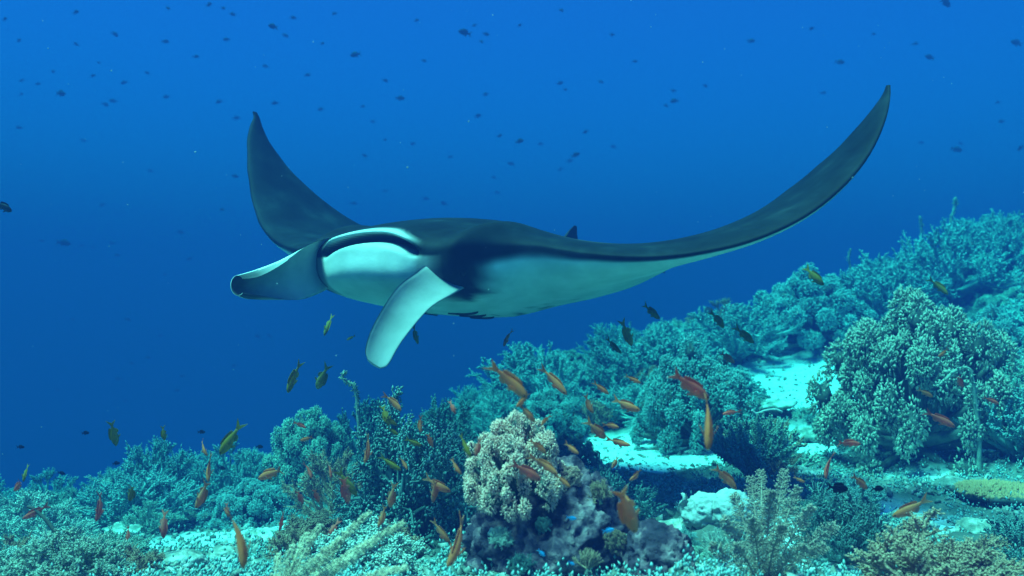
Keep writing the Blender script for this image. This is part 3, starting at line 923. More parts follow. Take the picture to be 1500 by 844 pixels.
# the white folded sponge and leaf-like sponge
M_WHITE = simple_mat('pale_sponge', [(.3, (.28, .31, .30)), (.7, (.50, .54, .53))], 14, .9, .8, .02)
sp = empty('sponge', at(1062, 752, 2.1)); tag(sp, 'pale folded sponge with three rounded lobes beside the feather plume', 'sponge')
for (dx, dy, dz, r_) in ((-.052, 0, .0, .052), (.01, -.02, .005, .058), (.065, .01, -.008, .046)):
    v, f = rock_mesh(80 + int(dx * 100), 5, .22, (r_, r_ * .8, r_ * .95), .14)
    o = link('lobe', mesh_data('lobe', v, f, M_WHITE), sp); o.location = (dx, dy, dz)
v, f = rock_mesh(90, 5, .40, (.12, .10, .12), .3)
o = link('reef_rock', mesh_data('reef_rock_c', v, f, M_STALK)); o.location = at(1035, 842, 2.12)
tag(o, 'grey knobbly rock carrying the folded sponge', 'rock')
v, f = [], []
for i in range(13):
    t = i / 12
    w = .032 * math.sin(math.pi * min(1, t * .86 + .14)) + .002
    for j in range(9):
        e = j / 8 * 2 - 1
        v.append((e * w * .6, -.012 * (1 - e * e) + .01 * math.sin(t * 9) * e, .075 * t + .006 * math.sin(e * 9 + t * 4)))
for i in range(12):
    for j in range(8): f.append((i * 9 + j, i * 9 + j + 1, i * 9 + j + 10, i * 9 + j + 9))
me = mesh_data('leaf_sponge', v, f, M_WHITE)
o = link('leaf_sponge', me); o.location = at(1008, 762, 2.12); o.rotation_euler = (.1, -.25, .3)
md = o.modifiers.new('solid', 'SOLIDIFY'); md.thickness = .006
tag(o, 'small pale leaf-shaped sponge standing next to the folded sponge', 'sponge')

# plate coral on the right
pc = ground_hit(1465, 742); pc.z = hz(pc.x, pc.y)
root = empty('plate_coral', pc); tag(root, 'orange-brown plate coral with knobbly top on a short foot', 'coral')
r_ = 62 / F * pc.y
n = 40; v, f = [], []
for (rr, dz) in ((0, .075), (.5, .072), (.9, .062), (1.0, .050), (.85, .035), (.4, .012), (.25, -.05)):
    for j in range(n):
        a = 2 * math.pi * j / n; q_ = r_ * rr * (1 + .10 * math.sin(3 * a) + .06 * math.sin(8 * a) + .03 * math.sin(17 * a))
        v.append((q_ * math.cos(a), q_ * math.sin(a) * .8, dz))
for i in range(6):
    for j in range(n): f.append((i * n + j, i * n + (j + 1) % n, i * n + n + (j + 1) % n, i * n + n + j))
PAL['gold'] = coral_mat('coral_gold', (.66, .36, .18), (.36, .18, .09), .05)
link('plate', mesh_data('plate', v, f, M_STALK), root)
g = np.random.default_rng(5)
a = g.uniform(0, 6.28, 1500); q_ = np.sqrt(g.random(1500)) * r_ * .98
c = np.stack([q_ * np.cos(a), q_ * np.sin(a) * .8, .070 - .018 * (q_ / r_) ** 2 + .008 * g.random(1500)], 1)
v, f = knobs(c, np.tile([[0, 0, 1.]], (1500, 1)) + g.normal(0, .35, (1500, 3)), np.full(1500, .0055), .007 + .008 * g.random(1500), g)
tag(link('polyps', mesh_data('plate_polyps', v, f, PAL['gold']), root), kind='stuff')

# a few ledges of flat plate coral among the bushes
for k, (u, v_, w, lab) in enumerate(((1425, 800, 90, 'tilted grey plate coral beside the pale stone under the orange-brown one'), (1175, 712, 60, 'small brown plate ledge behind the feather plume'), (1480, 640, 80, 'grey plate coral beside the dark stalk of the olive-brown bush'), (1130, 612, 70, 'grey shelf coral under the crooked white branch'), (1215, 455, 110, 'broad flat shelf coral on the crest before the rounded coral'), (180, 790, 60, 'grey plate coral at the low end of the reef'))):
    p = ground_hit(u, v_); s = w / F * p.y / 2; n = 30
    v, f = [], []
    for (rr, dz) in ((0, .35), (.5, .34), (.92, .30), (1.0, .22), (.9, .14), (.4, .02), (.22, -.6)):
        for j in range(n):
            a = 2 * math.pi * j / n; q_ = s * rr * (1 + .16 * math.sin(2 * a + k) + .09 * math.sin(5 * a + 2 * k) + .04 * math.sin(11 * a))
            v.append((q_ * math.cos(a), q_ * math.sin(a) * .8, s * dz + s * .05 * math.sin(4 * a + k) * rr))
    for i in range(6):
        for j in range(n): f.append((i * n + j, i * n + (j + 1) % n, i * n + n + (j + 1) % n, i * n + n + j))
    o = link('plate_coral', mesh_data('plate_ledge', v, f, M_RUBBLE if k % 2 else M_STALK)); o.location = (p.x, p.y, hz(p.x, p.y) + s * .25); o.rotation_euler = (random.uniform(-.25, .1), random.uniform(-.2, .2), 0)
    tag(o, lab, 'coral')

# ------------------------------------------------------------------ whips, sea fan and feather plume
def smooth_path(pts, n=40):
    pts = np.array(pts, float); t = np.linspace(0, len(pts) - 1, n)
    i = np.clip(np.floor(t).astype(int), 0, len(pts) - 2); fr = (t - i)[:, None]
    gk = lambda k: pts[np.clip(i + k, 0, len(pts) - 1)]
    return .5 * (2 * gk(0) + (gk(1) - gk(-1)) * fr + (2 * gk(-1) - 5 * gk(0) + 4 * gk(1) - gk(2)) * fr ** 2 + (3 * gk(0) - gk(-1) - 3 * gk(1) + gk(2)) * fr ** 3)

def path_tube(P, r, k=7):
    P = np.array(P); T = np.gradient(P, axis=0)
    u, w, _ = frames(T)
    th = np.arange(k) * 2 * math.pi / k
    V = P[:, None] + (np.cos(th)[None, :, None] * u[:, None] + np.sin(th)[None, :, None] * w[:, None]) * np.asarray(r)[:, None, None]
    n = len(P); f = []
    for i in range(n - 1):
        for j in range(k): f.append((i * k + j, i * k + (j + 1) % k, i * k + k + (j + 1) % k, i * k + k + j))
    f.append(tuple(range(k))[::-1]); f.append(tuple((n - 1) * k + j for j in range(k)))
    return V.reshape(-1, 3), f
M_WHIP = simple_mat('sea_whip', [(.3, (.20, .22, .17)), (.7, (.42, .44, .36))], 30, .8, .2)
M_WHIPD = simple_mat('sea_whip_dark', [(.3, (.07, .06, .05)), (.7, (.16, .14, .11))], 30, .8, .2)
def whip(pix, y, r, label, mat, fuzz=0):
    P = smooth_path([at(u, v_, y)[:] for (u, v_) in pix])
    base = Vector(P[0]); root = empty('whip_coral', base); tag(root, label, 'coral')
    v, f = path_tube(P - np.array(base), np.linspace(r, r * .6, len(P)))
    link('stem', mesh_data('whip_stem', v, f, mat), root)
    g = np.random.default_rng(int(pix[0][0]))
    n = int(fuzz * len(P))
    if n:
        i = g.integers(0, len(P), n); d = g.normal(0, 1, (n, 3))
        v, f = knobs(P[i] - np.array(base) + d * r * .6, d, np.full(n, r * .35), np.full(n, r * 1.1), g)
        tag(link('polyps', mesh_data('whip_polyps', v, f, mat), root), kind='stuff')
whip([(527, 640), (524, 600), (522, 578), (517, 564), (506, 558), (501, 551), (505, 546)], 2.9, .008, 'pale hooked whip coral rising from the dark mound', M_WHIP, 3)
whip([(1434, 690), (1434, 640), (1429, 590), (1424, 555), (1418, 540), (1400, 543), (1385, 556), (1372, 566)], 3.25, .010, 'long pale bent whip coral in front of the olive-brown bush', M_WHIP, 3)
whip([(100, 850), (96, 820), (86, 790), (70, 765), (50, 746), (40, 742)], 2.1, .006, 'thin dark bent whip coral arching over the brownish bush', M_WHIPD, 0)
whip([(1388, 390), (1390, 350), (1394, 318), (1400, 300), (1398, 290)], 7.3, .013, 'thin sea whip on the crest, taller of two', M_WHIP, 6)
whip([(1349, 400), (1348, 360), (1350, 335), (1348, 318)], 7.2, .011, 'thin sea whip on the crest, shorter of two', M_WHIP, 6)
whip([(1245, 420), (1246, 395), (1243, 378), (1246, 366)], 7.0, .009, 'tiny sea whip on the crest above the bushy teal coral', M_WHIP, 5)

def plume(name, base, stems, mat, label, r, side, step, seed):
    """Long arms fringed on both sides with short polyp branchlets."""
    root = empty(name, base); tag(root, label, 'coral')
    g = np.random.default_rng(seed); b0 = np.array(base)
    for pts in stems:
        P = smooth_path([np.array(p) - b0 for p in pts], 60)
        v, f = path_tube(P, np.linspace(r, r * .45, len(P)), 6)
        arm = link('arm', mesh_data('arm', v, f, mat), root)
        ln = np.linalg.norm(np.diff(P, axis=0), axis=1).sum(); n = int(ln / step)
        t = np.linspace(.06, 1, n); i = np.clip((t * 59).astype(int), 0, 58)
        T = P[i + 1] - P[i]; u, w, d = frames(T)
        sg_ = np.where(np.arange(n) % 2, 1, -1)[:, None]
        view = np.array([[0, -1., .25]])
        out_ = np.cross(d, view); out_ /= np.linalg.norm(out_, axis=1, keepdims=True) + 1e-9
        dirn = out_ * sg_ + d * .7 + g.normal(0, .22, (n, 3))
        dirn /= np.linalg.norm(dirn, axis=1, keepdims=True)
        L_ = side * (.55 + .6 * g.random(n)) * np.clip(1.25 - t, .25, 1)
        a_ = P[i]; b_ = a_ + dirn * L_[:, None]
        v1, f1 = tubes(a_, b_, np.full(n, r * .4), np.full(n, r * .25), 3)
        m_ = 4
        tt = np.tile(np.linspace(.3, 1.05, m_), n)[:, None]
        c = np.repeat(a_, m_, 0) + (np.repeat(b_ - a_, m_, 0)) * tt + g.normal(0, r * .5, (n * m_, 3))
        v2, f2 = knobs(c, np.repeat(dirn, m_, 0) + g.normal(0, .5, (n * m_, 3)), np.full(n * m_, r * .55), np.full(n * m_, r * .95), g)
        v, f = join([(v1, f1), (v2, f2)])
        tag(link('polyps', mesh_data('arm_polyps', v, f, mat), arm), kind='stuff')
PAL['fan'] = coral_mat('coral_fan', (.80, .66, .48), (.50, .36, .24), .05)
PAL['plume'] = coral_mat('coral_plume', (.62, .46, .36), (.34, .22, .17), .05)
fb = at(395, 880, 1.45)
ARMS = [(542, 751, 1.50), (592, 766, 1.42), (550, 792, 1.36), (596, 832, 1.34), (470, 770, 1.50), (500, 790, 1.40), (450, 782, 1.52), (430, 800, 1.48), (520, 815, 1.36), (408, 812, 1.5), (470, 815, 1.38)]
plume('sea_fan', fb, [[fb[:], (fb * .55 + at(u, v_, y) * .45 + Vector((0, 0, -.012)))[:], (fb * .22 + at(u, v_, y) * .78)[:], at(u, v_, y)[:]] for (u, v_, y) in ARMS], PAL['fan'],
      'pale sea fan with long fringed arms reaching over the dark mound', .0026, .0145, .0015, 31)
pb_ = at(1118, 880, 1.75)
PARMS = [(1150, 690, 1.8), (1100, 700, 1.8), (1190, 742, 1.7), (1225, 770, 1.68), (1060, 760, 1.72), (1075, 725, 1.78), (1130, 720, 1.7), (1170, 715, 1.75), (1040, 800, 1.7), (1210, 800, 1.66), (1100, 760, 1.66), (1145, 770, 1.64), (1180, 800, 1.62), (1075, 800, 1.64), (1115, 690, 1.86)]
plume('feather_plume', pb_, [[pb_[:], (pb_ * .5 + at(u, v_, y) * .5 + Vector((0, 0, .02)))[:], (pb_ * .2 + at(u, v_, y) * .8 + Vector((0, 0, .012)))[:], at(u, v_, y)[:]] for (u, v_, y) in PARMS], PAL['plume'],
      'brown feathery plume coral spreading from a single foot beside the folded sponge', .0026, .032, .0022, 32)
# the small squiggly white whip by the shaded bush
P = smooth_path([at(u, v_, 3.6)[:] for (u, v_) in ((1101, 601), (1108, 606), (1120, 602), (1135, 600), (1146, 604))], 30)
v, f = path_tube(P - P[0], np.full(30, .006)); o = link('branch_fragment', mesh_data('branch_fragment', v, f, M_WHITE)); o.location = P[0]
tag(o, 'thin white crooked coral branch beside the wide teal bush', 'coral')
# ------------------------------------------------------------------ fish
def fish_mat(name, back, belly, rough=.45):
    m, nt, b = new_mat(name)
    r, n, tc = noise_ramp(nt, 9.0, [(.3, tuple(x * .8 for x in back)), (.7, back)])
    r2, n2, _ = noise_ramp(nt, 9.0, [(.3, tuple(x * .85 for x in belly)), (.7, belly)])
    sx = nt.nodes.new('ShaderNodeSeparateXYZ'); mr = nt.nodes.new('ShaderNodeMapRange')
    mr.inputs['From Min'].default_value = -.10; mr.inputs['From Max'].default_value = .06
    nt.links.new(tc.outputs['Object'], sx.inputs[0]); nt.links.new(sx.outputs['Z'], mr.inputs['Value'])
    mx = nt.nodes.new('ShaderNodeMix'); mx.data_type = 'RGBA'
    nt.links.new(mr.outputs[0], mx.inputs[0]); nt.links.new(r2.outputs[0], mx.inputs[6]); nt.links.new(r.outputs[0], mx.inputs[7])
    nt.links.new(mx.outputs[2], b.inputs['Base Color'])
    b.inputs['Roughness'].default_value = rough
    tl = nt.nodes.new('ShaderNodeBsdfTranslucent'); ms = nt.nodes.new('ShaderNodeMixShader'); ms.inputs[0].default_value = .42
    nt.links.new(mx.outputs[2], tl.inputs['Color'])
    nt.links.new(b.outputs[0], ms.inputs[1]); nt.links.new(tl.outputs[0], ms.inputs[2])
    nt.links.new(ms.outputs[0], nt.nodes['Material Output'].inputs['Surface'])
    return m
FM = {'orange': fish_mat('fish_orange', (1.0, .26, .09), (1.0, .42, .22)),
      'red': fish_mat('fish_red', (1.0, .18, .11), (1.0, .32, .22)),
      'olive': fish_mat('fish_olive', (.40, .25, .03), (.48, .34, .08)),
      'black': fish_mat('fish_black', (.008, .010, .012), (.015, .017, .02)),
      'grey': fish_mat('fish_grey', (.04, .055, .06), (.10, .12, .12)),
      'blue': fish_mat('fish_blue', (.05, .55, .95), (.25, .75, .98))}
M_FEYE = simple_mat('fish_eye', [(.3, (.004, .004, .005)), (.7, (.012, .011, .010))], 10, .2, 0)
M_FRING = simple_mat('fish_eye_ring', [(.3, (.5, .45, .3)), (.7, (.7, .62, .4))], 10, .3, 0)

def fish_shape(depth, width, bend):
    """Slim body of length 1 from snout (x=.5) to tail root, then a forked tail, long dorsal fin, anal and pectoral fins."""
    xs = np.array([.50, .485, .45, .39, .30, .18, .05, -.08, -.19, -.26, -.30])
    hh = np.array([.004, .030, .065, .100, .135, .150, .140, .105, .068, .048, .046]) * depth
    ww = np.array([.004, .022, .045, .062, .074, .076, .066, .046, .026, .014, .010]) * width
    by = lambda x: bend * (x - .2) ** 2
    v, f = [], []; k = 12
    for x, h, w in zip(xs, hh, ww):
        for j in range(k):
            th = 2 * math.pi * j / k
            v.append((x, by(x) + w * math.cos(th), h * math.sin(th) * (1.0 if math.sin(th) > 0 else 1.05)))
    for i in range(len(xs) - 1):
        for j in range(k): f.append((i * k + j, i * k + k + j, i * k + k + (j + 1) % k, i * k + (j + 1) % k))
    f.append(tuple(range(k))); f.append(tuple((len(xs) - 1) * k + j for j in range(k))[::-1])
    def sheet(out, th=.004):
        n = len(out); vv = [(x, by(x) + th, z) for x, z in out] + [(x, by(x) - th, z) for x, z in out]
        ff = [tuple(range(n)), tuple(range(2 * n - 1, n - 1, -1))] + [(i, n + i, n + (i + 1) % n, (i + 1) % n) for i in range(n)]
        return vv, ff
    d = depth
    tail = sheet([(-.29, .046 * d), (-.36, .085 * d), (-.44, .14 * d), (-.53, .19 * d), (-.46, .085 * d), (-.405, .0), (-.46, -.085 * d), (-.53, -.19 * d), (-.44, -.14 * d), (-.36, -.085 * d), (-.29, -.046 * d)])
    dorsal = sheet([(.27, .135 * d), (.22, .20 * d), (.10, .215 * d), (-.04, .20 * d), (-.17, .165 * d), (-.22, .115 * d), (-.19, .062 * d), (-.08, .10 * d), (.06, .135 * d), (.18, .146 * d)])
    anal = sheet([(.0, -.135 * d), (-.05, -.205 * d), (-.13, -.19 * d), (-.19, -.12 * d), (-.18, -.066 * d), (-.08, -.105 * d)])
    pelvic = sheet([(.20, -.15 * d), (.13, -.235 * d), (.06, -.25 * d), (.11, -.15 * d)])
    return (v, f), tail, dorsal, anal, pelvic, by

def pectoral(side, by):
    o = [(.26, .0), (.20, .035), (.10, .045), (.06, .0), (.10, -.03), (.20, -.03)]
    v = []
    for th in (.003, -.003):
        for x, z in o:
            off = .07 + (.26 - x) * .45
            v.append((x, by(x) + side * off + th, z - .03))
    n = len(o)
    return v, [tuple(range(n)), tuple(range(2 * n - 1, n - 1, -1))] + [(i, n + i, n + (i + 1) % n, (i + 1) % n) for i in range(n)]

FP = {}
def fish_proto(colour, bend, depth=1.0, width=1.0, small=False):
    key = (colour, bend, depth, small)
    if key in FP: return FP[key]
    bd, tail, dorsal, anal, pelvic, by = fish_shape(depth, width, bend)
    mt = FM[colour]; out = []
    if small:
        V, Fc, o = [], [], 0
        for vv, ff in (bd, tail, dorsal, anal):
            V += list(vv); Fc += [tuple(i + o for i in q_) for q_ in ff]; o += len(vv)
        FP[key] = [('', mesh_data('small_fish', V, Fc, mt))]
        return FP[key]
    out.append(('body', mesh_data('fish_body', *bd, mt)))
    for nm, sh in (('tail_fin', tail), ('dorsal_fin', dorsal), ('anal_fin', anal), ('pelvic_fin', pelvic)):
        out.append((nm, mesh_data(nm, *sh, mt, False)))
    for sd_ in (1, -1):
        out.append(('pectoral_fin', mesh_data('pectoral_fin', *pectoral(sd_, by), mt, False)))
        v, f = knobs(np.array([[.415, by(.415) + sd_ * .052 * width, .028 * depth]]), np.array([[0, 1., 0]]), np.array([.024]), np.array([.014]), np.random.default_rng(1))
        out.append(('eye', mesh_data('fish_eye', v, f, M_FEYE)))
    FP[key] = out
    return out

def place_fish(head, tail, y, colour, label, group, cat='fish', name='reef_fish', depth=1.0, small=False, out_angle=0.0, bend=0.0, length=None):
    hv, tv_ = at(*head, y), at(*tail, y)
    c = (hv + tv_) / 2; d = hv - tv_
    L_ = d.length
    d.normalize()
    d = (d * math.cos(out_angle) + Vector((0, 1, 0)) * math.sin(out_angle)).normalized()
    L_ = length or L_ / max(.6, math.cos(out_angle))
    up = Vector((0, -.25, 1))
    if abs(d.dot(up.normalized())) > .85: up = Vector((-.8 if d.x > 0 else .8, -.3, .4))
    side = up.cross(d).normalized(); upn = d.cross(side).normalized()
    M = Matrix((d, side, upn)).transposed().to_4x4()
    parts = fish_proto(colour, bend, depth, 1.0, small)
    if small:
        o = link(name, parts[0][1])
    else:
        o = empty(name)
        for nm, me in parts: link(nm, me, o)
    o.location = c; o.rotation_euler = M.to_euler(); o.scale = (L_ * (.96 if small else 1.12),) * 3
    tag(o, label, cat, group)
    return o

G_PINK = ('orange fish darting round the pinkish coral', 'orange fish swimming over or beside the pale pinkish coral')
G_MID = ('orange fish over the middle reef', 'orange fish swimming above the teal corals and central sand patch')
G_DARK = ('orange fish against the dark mound', 'orange fish hovering before the big dark coral mound')
G_LEFT = ('orange fish at the low end of the reef', 'orange fish hovering over the low feathery end of the reef')
G_RIGHT = ('red-orange fish round the olive-brown bush', 'red-orange fish swimming before the largest olive-brown coral bush')
G_RUB = ('orange fish over the rubble', 'orange fish swimming low over the pale rubble slope')
G_OPEN = ('olive fish in open water', 'yellow-olive fish in open blue water under the manta ray')
G_CREST = ('olive fish above the crest', 'yellow-olive fish swimming just above the reef crest')
FISH = [  # tail u, v, head u, v, colour, group, own label
    (723, 533, 770, 580, 'orange', G_MID, 'long orange fish heading down past the end of the crest corals'), (795, 539, 828, 575, 'orange', G_MID, 0), (870, 561, 891, 577, 'orange', G_MID, 0), (856, 580, 868, 604, 'orange', G_MID, 0),
    (899, 588, 934, 600, 'orange', G_MID, 0), (917, 551, 938, 561, 'orange', G_MID, 0), (983, 545, 1038, 584, 'red', G_MID, 'largest red-orange fish, its head touching the tail of another'),
    (1042, 582, 1035, 653, 'orange', G_MID, 'long orange fish swimming straight down past the wide teal bush'), (862, 618, 887, 643, 'orange', G_MID, 0), (885, 622, 905, 625, 'orange', G_MID, 0), (889, 645, 921, 651, 'orange', G_MID, 0),
    (762, 594, 783, 618, 'orange', G_PINK, 0), (805, 608, 793, 622, 'orange', G_PINK, 0), (777, 643, 799, 663, 'orange', G_PINK, 0), (779, 667, 815, 692, 'orange', G_PINK, 0), (815, 696, 834, 712, 'orange', G_PINK, 0),
    (828, 651, 846, 663, 'orange', G_PINK, 0), (660, 588, 667, 606, 'red', G_PINK, 0), (673, 639, 689, 667, 'olive', G_PINK, 'olive fish diving beside the pale pinkish coral'), (703, 643, 697, 667, 'red', G_PINK, 0), (660, 675, 675, 694, 'orange', G_PINK, 0),
    (905, 669, 897, 686, 'orange', G_MID, 0), (942, 690, 923, 702, 'orange', G_MID, 0), (905, 712, 932, 781, 'orange', G_MID, 'long tan-orange fish diving beside the dark encrusted rock'),
    (685, 765, 660, 822, 'orange', G_DARK, 'big orange fish head-down at the foot of the dark rock'), (734, 781, 707, 822, 'orange', G_DARK, 'orange fish head-down against the face of the dark rock'),
    (543, 639, 537, 675, 'orange', G_DARK, 0), (557, 670, 586, 688, 'olive', G_DARK, 'olive-orange fish crossing the front of the dark mound'), (586, 671, 597, 686, 'orange', G_DARK, 0), (615, 610, 616, 632, 'orange', G_DARK, 0), (627, 634, 633, 655, 'orange', G_DARK, 0),
    (562, 610, 580, 623, 'olive', G_DARK, 'small olive fish near the top of the dark mound'), (595, 644, 616, 653, 'olive', G_DARK, 'olive fish at the centre of the dark mound'), (447, 679, 458, 698, 'red', G_DARK, 0), (482, 678, 486, 698, 'red', G_DARK, 0),
    (505, 698, 508, 738, 'red', G_DARK, 0), (577, 711, 570, 745, 'orange', G_DARK, 0), (566, 742, 555, 770, 'orange', G_DARK, 0), (562, 792, 561, 835, 'orange', G_DARK, 'orange fish head-down at the tips of the sea fan arms'), (494, 763, 480, 788, 'red', G_DARK, 'reddish fish hanging over the arms of the sea fan'),
    (343, 750, 362, 824, 'orange', G_LEFT, 'big orange fish head-down over the lit rubble strip'), (437, 718, 443, 738, 'red', G_DARK, 0), (462, 716, 466, 736, 'red', G_DARK, 0), (415, 752, 411, 775, 'red', G_DARK, 0),
    (436, 532, 424, 572, 'olive', G_OPEN, 0), (480, 538, 463, 570, 'olive', G_OPEN, 0), (485, 462, 476, 490, 'olive', G_OPEN, 0), (520, 492, 508, 498, 'olive', G_OPEN, 0), (605, 478, 612, 503, 'olive', G_OPEN, 0), (747, 484, 738, 506, 'orange', G_OPEN, 'small orange fish alone in the blue right below the belly'),
    (912, 472, 926, 506, 'olive', G_CREST, 0), (944, 447, 964, 466, 'olive', G_CREST, 0), (888, 497, 908, 516, 'olive', G_CREST, 0), (1042, 458, 1062, 480, 'olive', G_CREST, 0), (1078, 481, 1104, 502, 'olive', G_CREST, 0), (1181, 393, 1204, 417, 'olive', G_CREST, 0), (1366, 408, 1384, 430, 'olive', G_CREST, 0), (1053, 516, 1076, 531, 'orange', G_CREST, 'orange fish just above the low wide crest coral'),
    (165, 617, 168, 652, 'olive', G_LEFT, 'olive fish head-down in the blue off the low end of the reef'), (352, 624, 322, 665, 'olive', G_LEFT, 'large olive fish diving towards the feathery corals'), (291, 648, 304, 666, 'orange', G_LEFT, 0), (303, 668, 308, 702, 'orange', G_LEFT, 0), (310, 702, 286, 744, 'orange', G_LEFT, 0), (148, 725, 146, 760, 'red', G_LEFT, 0), (240, 750, 239, 787, 'red', G_LEFT, 0), (130, 791, 100, 808, 'red', G_LEFT, 'reddish fish lying level over the brownish bush'), (189, 772, 187, 792, 'red', G_LEFT, 0), (332, 738, 334, 757, 'red', G_LEFT, 0), (38, 682, 36, 704, 'olive', G_LEFT, 0), (239, 625, 240, 645, 'olive', G_LEFT, 0), (224, 812, 212, 844, 'olive', G_LEFT, 0),
    (1083, 602, 1059, 606, 'red', G_MID, 'red fish in the shade under the wide teal bush'), (1357, 603, 1396, 624, 'red', G_RIGHT, 'brightest red fish before the largest olive-brown bush'), (1398, 550, 1413, 567, 'red', G_RIGHT, 0), (1346, 571, 1366, 581, 'orange', G_RIGHT, 0), (1442, 582, 1461, 591, 'red', G_RIGHT, 0),
    (1224, 646, 1260, 651, 'red', G_RUB, 0), (1217, 664, 1207, 698, 'red', G_RUB, 0), (1248, 696, 1273, 718, 'orange', G_RUB, 0), (1354, 732, 1315, 759, 'orange', G_RUB, 0), (1048, 683, 1077, 714, 'orange', G_RUB, 'orange fish diving over the folded sponge'), (1164, 700, 1178, 706, 'orange', G_RUB, 0), (1390, 512, 1375, 522, 'orange', G_RIGHT, 0),
]
rf = random.Random(11)
for k in range(17):                          # the rest of the shoal
    u, v_ = (rf.uniform(400, 930), rf.uniform(575, 800)) if k < 13 else (rf.uniform(20, 420), rf.uniform(680, 830))
    a = rf.uniform(.2, 1.5); L_ = rf.uniform(22, 40) * (.8 if v_ < 650 else 1.15); sgn = rf.choice([1, 1, -1])
    FISH.append((u, v_, u + sgn * L_ * math.cos(a), v_ + L_ * math.sin(a), rf.choice(['orange', 'orange', 'red', 'olive']), G_LEFT if u < 420 else (G_DARK if u < 660 else G_PINK), 0))
ANCH = [(750, 680, 'the pale pinkish coral'), (600, 640, 'the top of the dark mound'), (620, 740, 'the foot of the dark mound'), (490, 800, 'the sea fan'), (450, 670, 'the rounded grey-green coral'), (480, 730, 'the brownish feathery bush'), (830, 790, 'the dark encrusted rock'), (960, 655, 'the central sand patch'),
        (1020, 570, 'the wide teal bush'), (1345, 550, 'the olive-brown bush'), (1440, 600, 'the bent pale whip coral'), (1130, 770, 'the brown feather plume'), (1062, 745, 'the folded sponge'), (1250, 690, 'the black fish over the rubble'), (1330, 750, 'the pale flat stone'),
        (1190, 545, 'the far sand patch'), (1190, 420, 'the rounded crest coral'), (1390, 400, 'the tall thin sea whips'), (1070, 480, 'the low wide crest coral'), (940, 480, 'the crest under the wing root'), (860, 575, 'the small rounded crest coral'), (780, 550, 'the low dip of the crest'),
        (150, 720, 'the low end of the reef'), (300, 700, 'the two feathery corals'), (300, 800, 'the lit rubble strip'), (80, 790, 'the thin dark whip coral'), (515, 570, 'the hooked whip coral'), (548, 510, 'the hanging head fin'), (660, 470, 'the belly')]
AIR = [(372, 165, 'the tip of the short raised wing'), (450, 270, 'the hollow edge of the short raised wing'), (1303, 127, 'the tip of the long wing'), (1130, 250, 'the hollow edge of the long wing'), (640, 318, 'the crown of its back'), (843, 335, 'its little back fin'), (370, 415, 'its rolled head fin'), (548, 530, 'its hanging head fin'), (1400, 300, 'the tall thin sea whips')]
ZONE = [(60, 60), (60, 160), (200, 60), (200, 130), (330, 30), (440, 60), (120, 357), (60, 250), (280, 300), (590, 110), (700, 50), (850, 40), (960, 110), (760, 220), (860, 230), (1060, 60), (1250, 60), (1400, 50), (1480, 180), (200, 500), (130, 600)]
ZNAME = ['where the bluest light comes down', 'level with the top of the short wing', 'well off the short wing', 'beyond the tip of the short wing', 'high over the short wing', 'over the tip of the short wing', 'in the line of little fish off the rolled head fin', 'in empty water off the short wing', 'just off the short wing', 'high above its back', 'in a knot of four far above its back', 'far above its back fin', 'between its back fin and the surface', 'over the crown of its back', 'over its back fin', 'far above the long wing', 'above the tip of the long wing', 'above and outside the long wing', 'outside the tip of the long wing', 'in deep water under the rolled head fin', 'in deep water off the low reef end']
def air_words(u, v_):
    k = min(range(len(ZONE)), key=lambda i: math.hypot(ZONE[i][0] - u, ZONE[i][1] - v_))
    j = min(AIR, key=lambda a_: math.hypot(a_[0] - u, a_[1] - v_))
    if math.hypot(j[0] - u, j[1] - v_) < 75: return 'close to ' + j[2]
    return ZNAME[k]
for (tu, tv_, hu, hv, colr_, (grp, lab0), own) in FISH:
    L_ = math.hypot(hu - tu, hv - tv_)
    y = 1177 * .082 / L_
    top = {G_DARK[0]: 2.0, G_PINK[0]: 1.62, G_LEFT[0]: 2.1, G_RUB[0]: 2.0, G_RIGHT[0]: 2.4, G_MID[0]: 2.0, G_CREST[0]: 3.2}.get(grp, 3.0)
    y = min(max(y, 1.25), top)
    if colr_ == 'red' and not own: lab = lab0.replace('orange', 'reddish').replace('red-reddish', 'reddish')
    elif colr_ == 'olive' and not own: lab = lab0.replace('orange', 'olive')
    else: lab = lab0
    an = min(ANCH, key=lambda a_: math.hypot(a_[0] - (hu + tu) / 2, a_[1] - (hv + tv_) / 2))
    sl = math.degrees(math.atan2(hv - tv_, abs(hu - tu)))
    lab = {'orange': 'orange', 'red': 'reddish', 'olive': 'dull olive'}[colr_] + ' fish ' + ('swimming head-down' if sl > 65 else ('diving steeply' if sl > 38 else ('swimming slightly downward' if sl > 12 else 'swimming level'))) + ' by ' + an[2]
    place_fish((hu, hv), (tu, tv_), y, colr_, own or lab, grp, depth=rf.choice([.68, .78, .88]), out_angle=rf.uniform(-.5, .5), bend=rf.choice([-.35, -.15, .15, .35]))

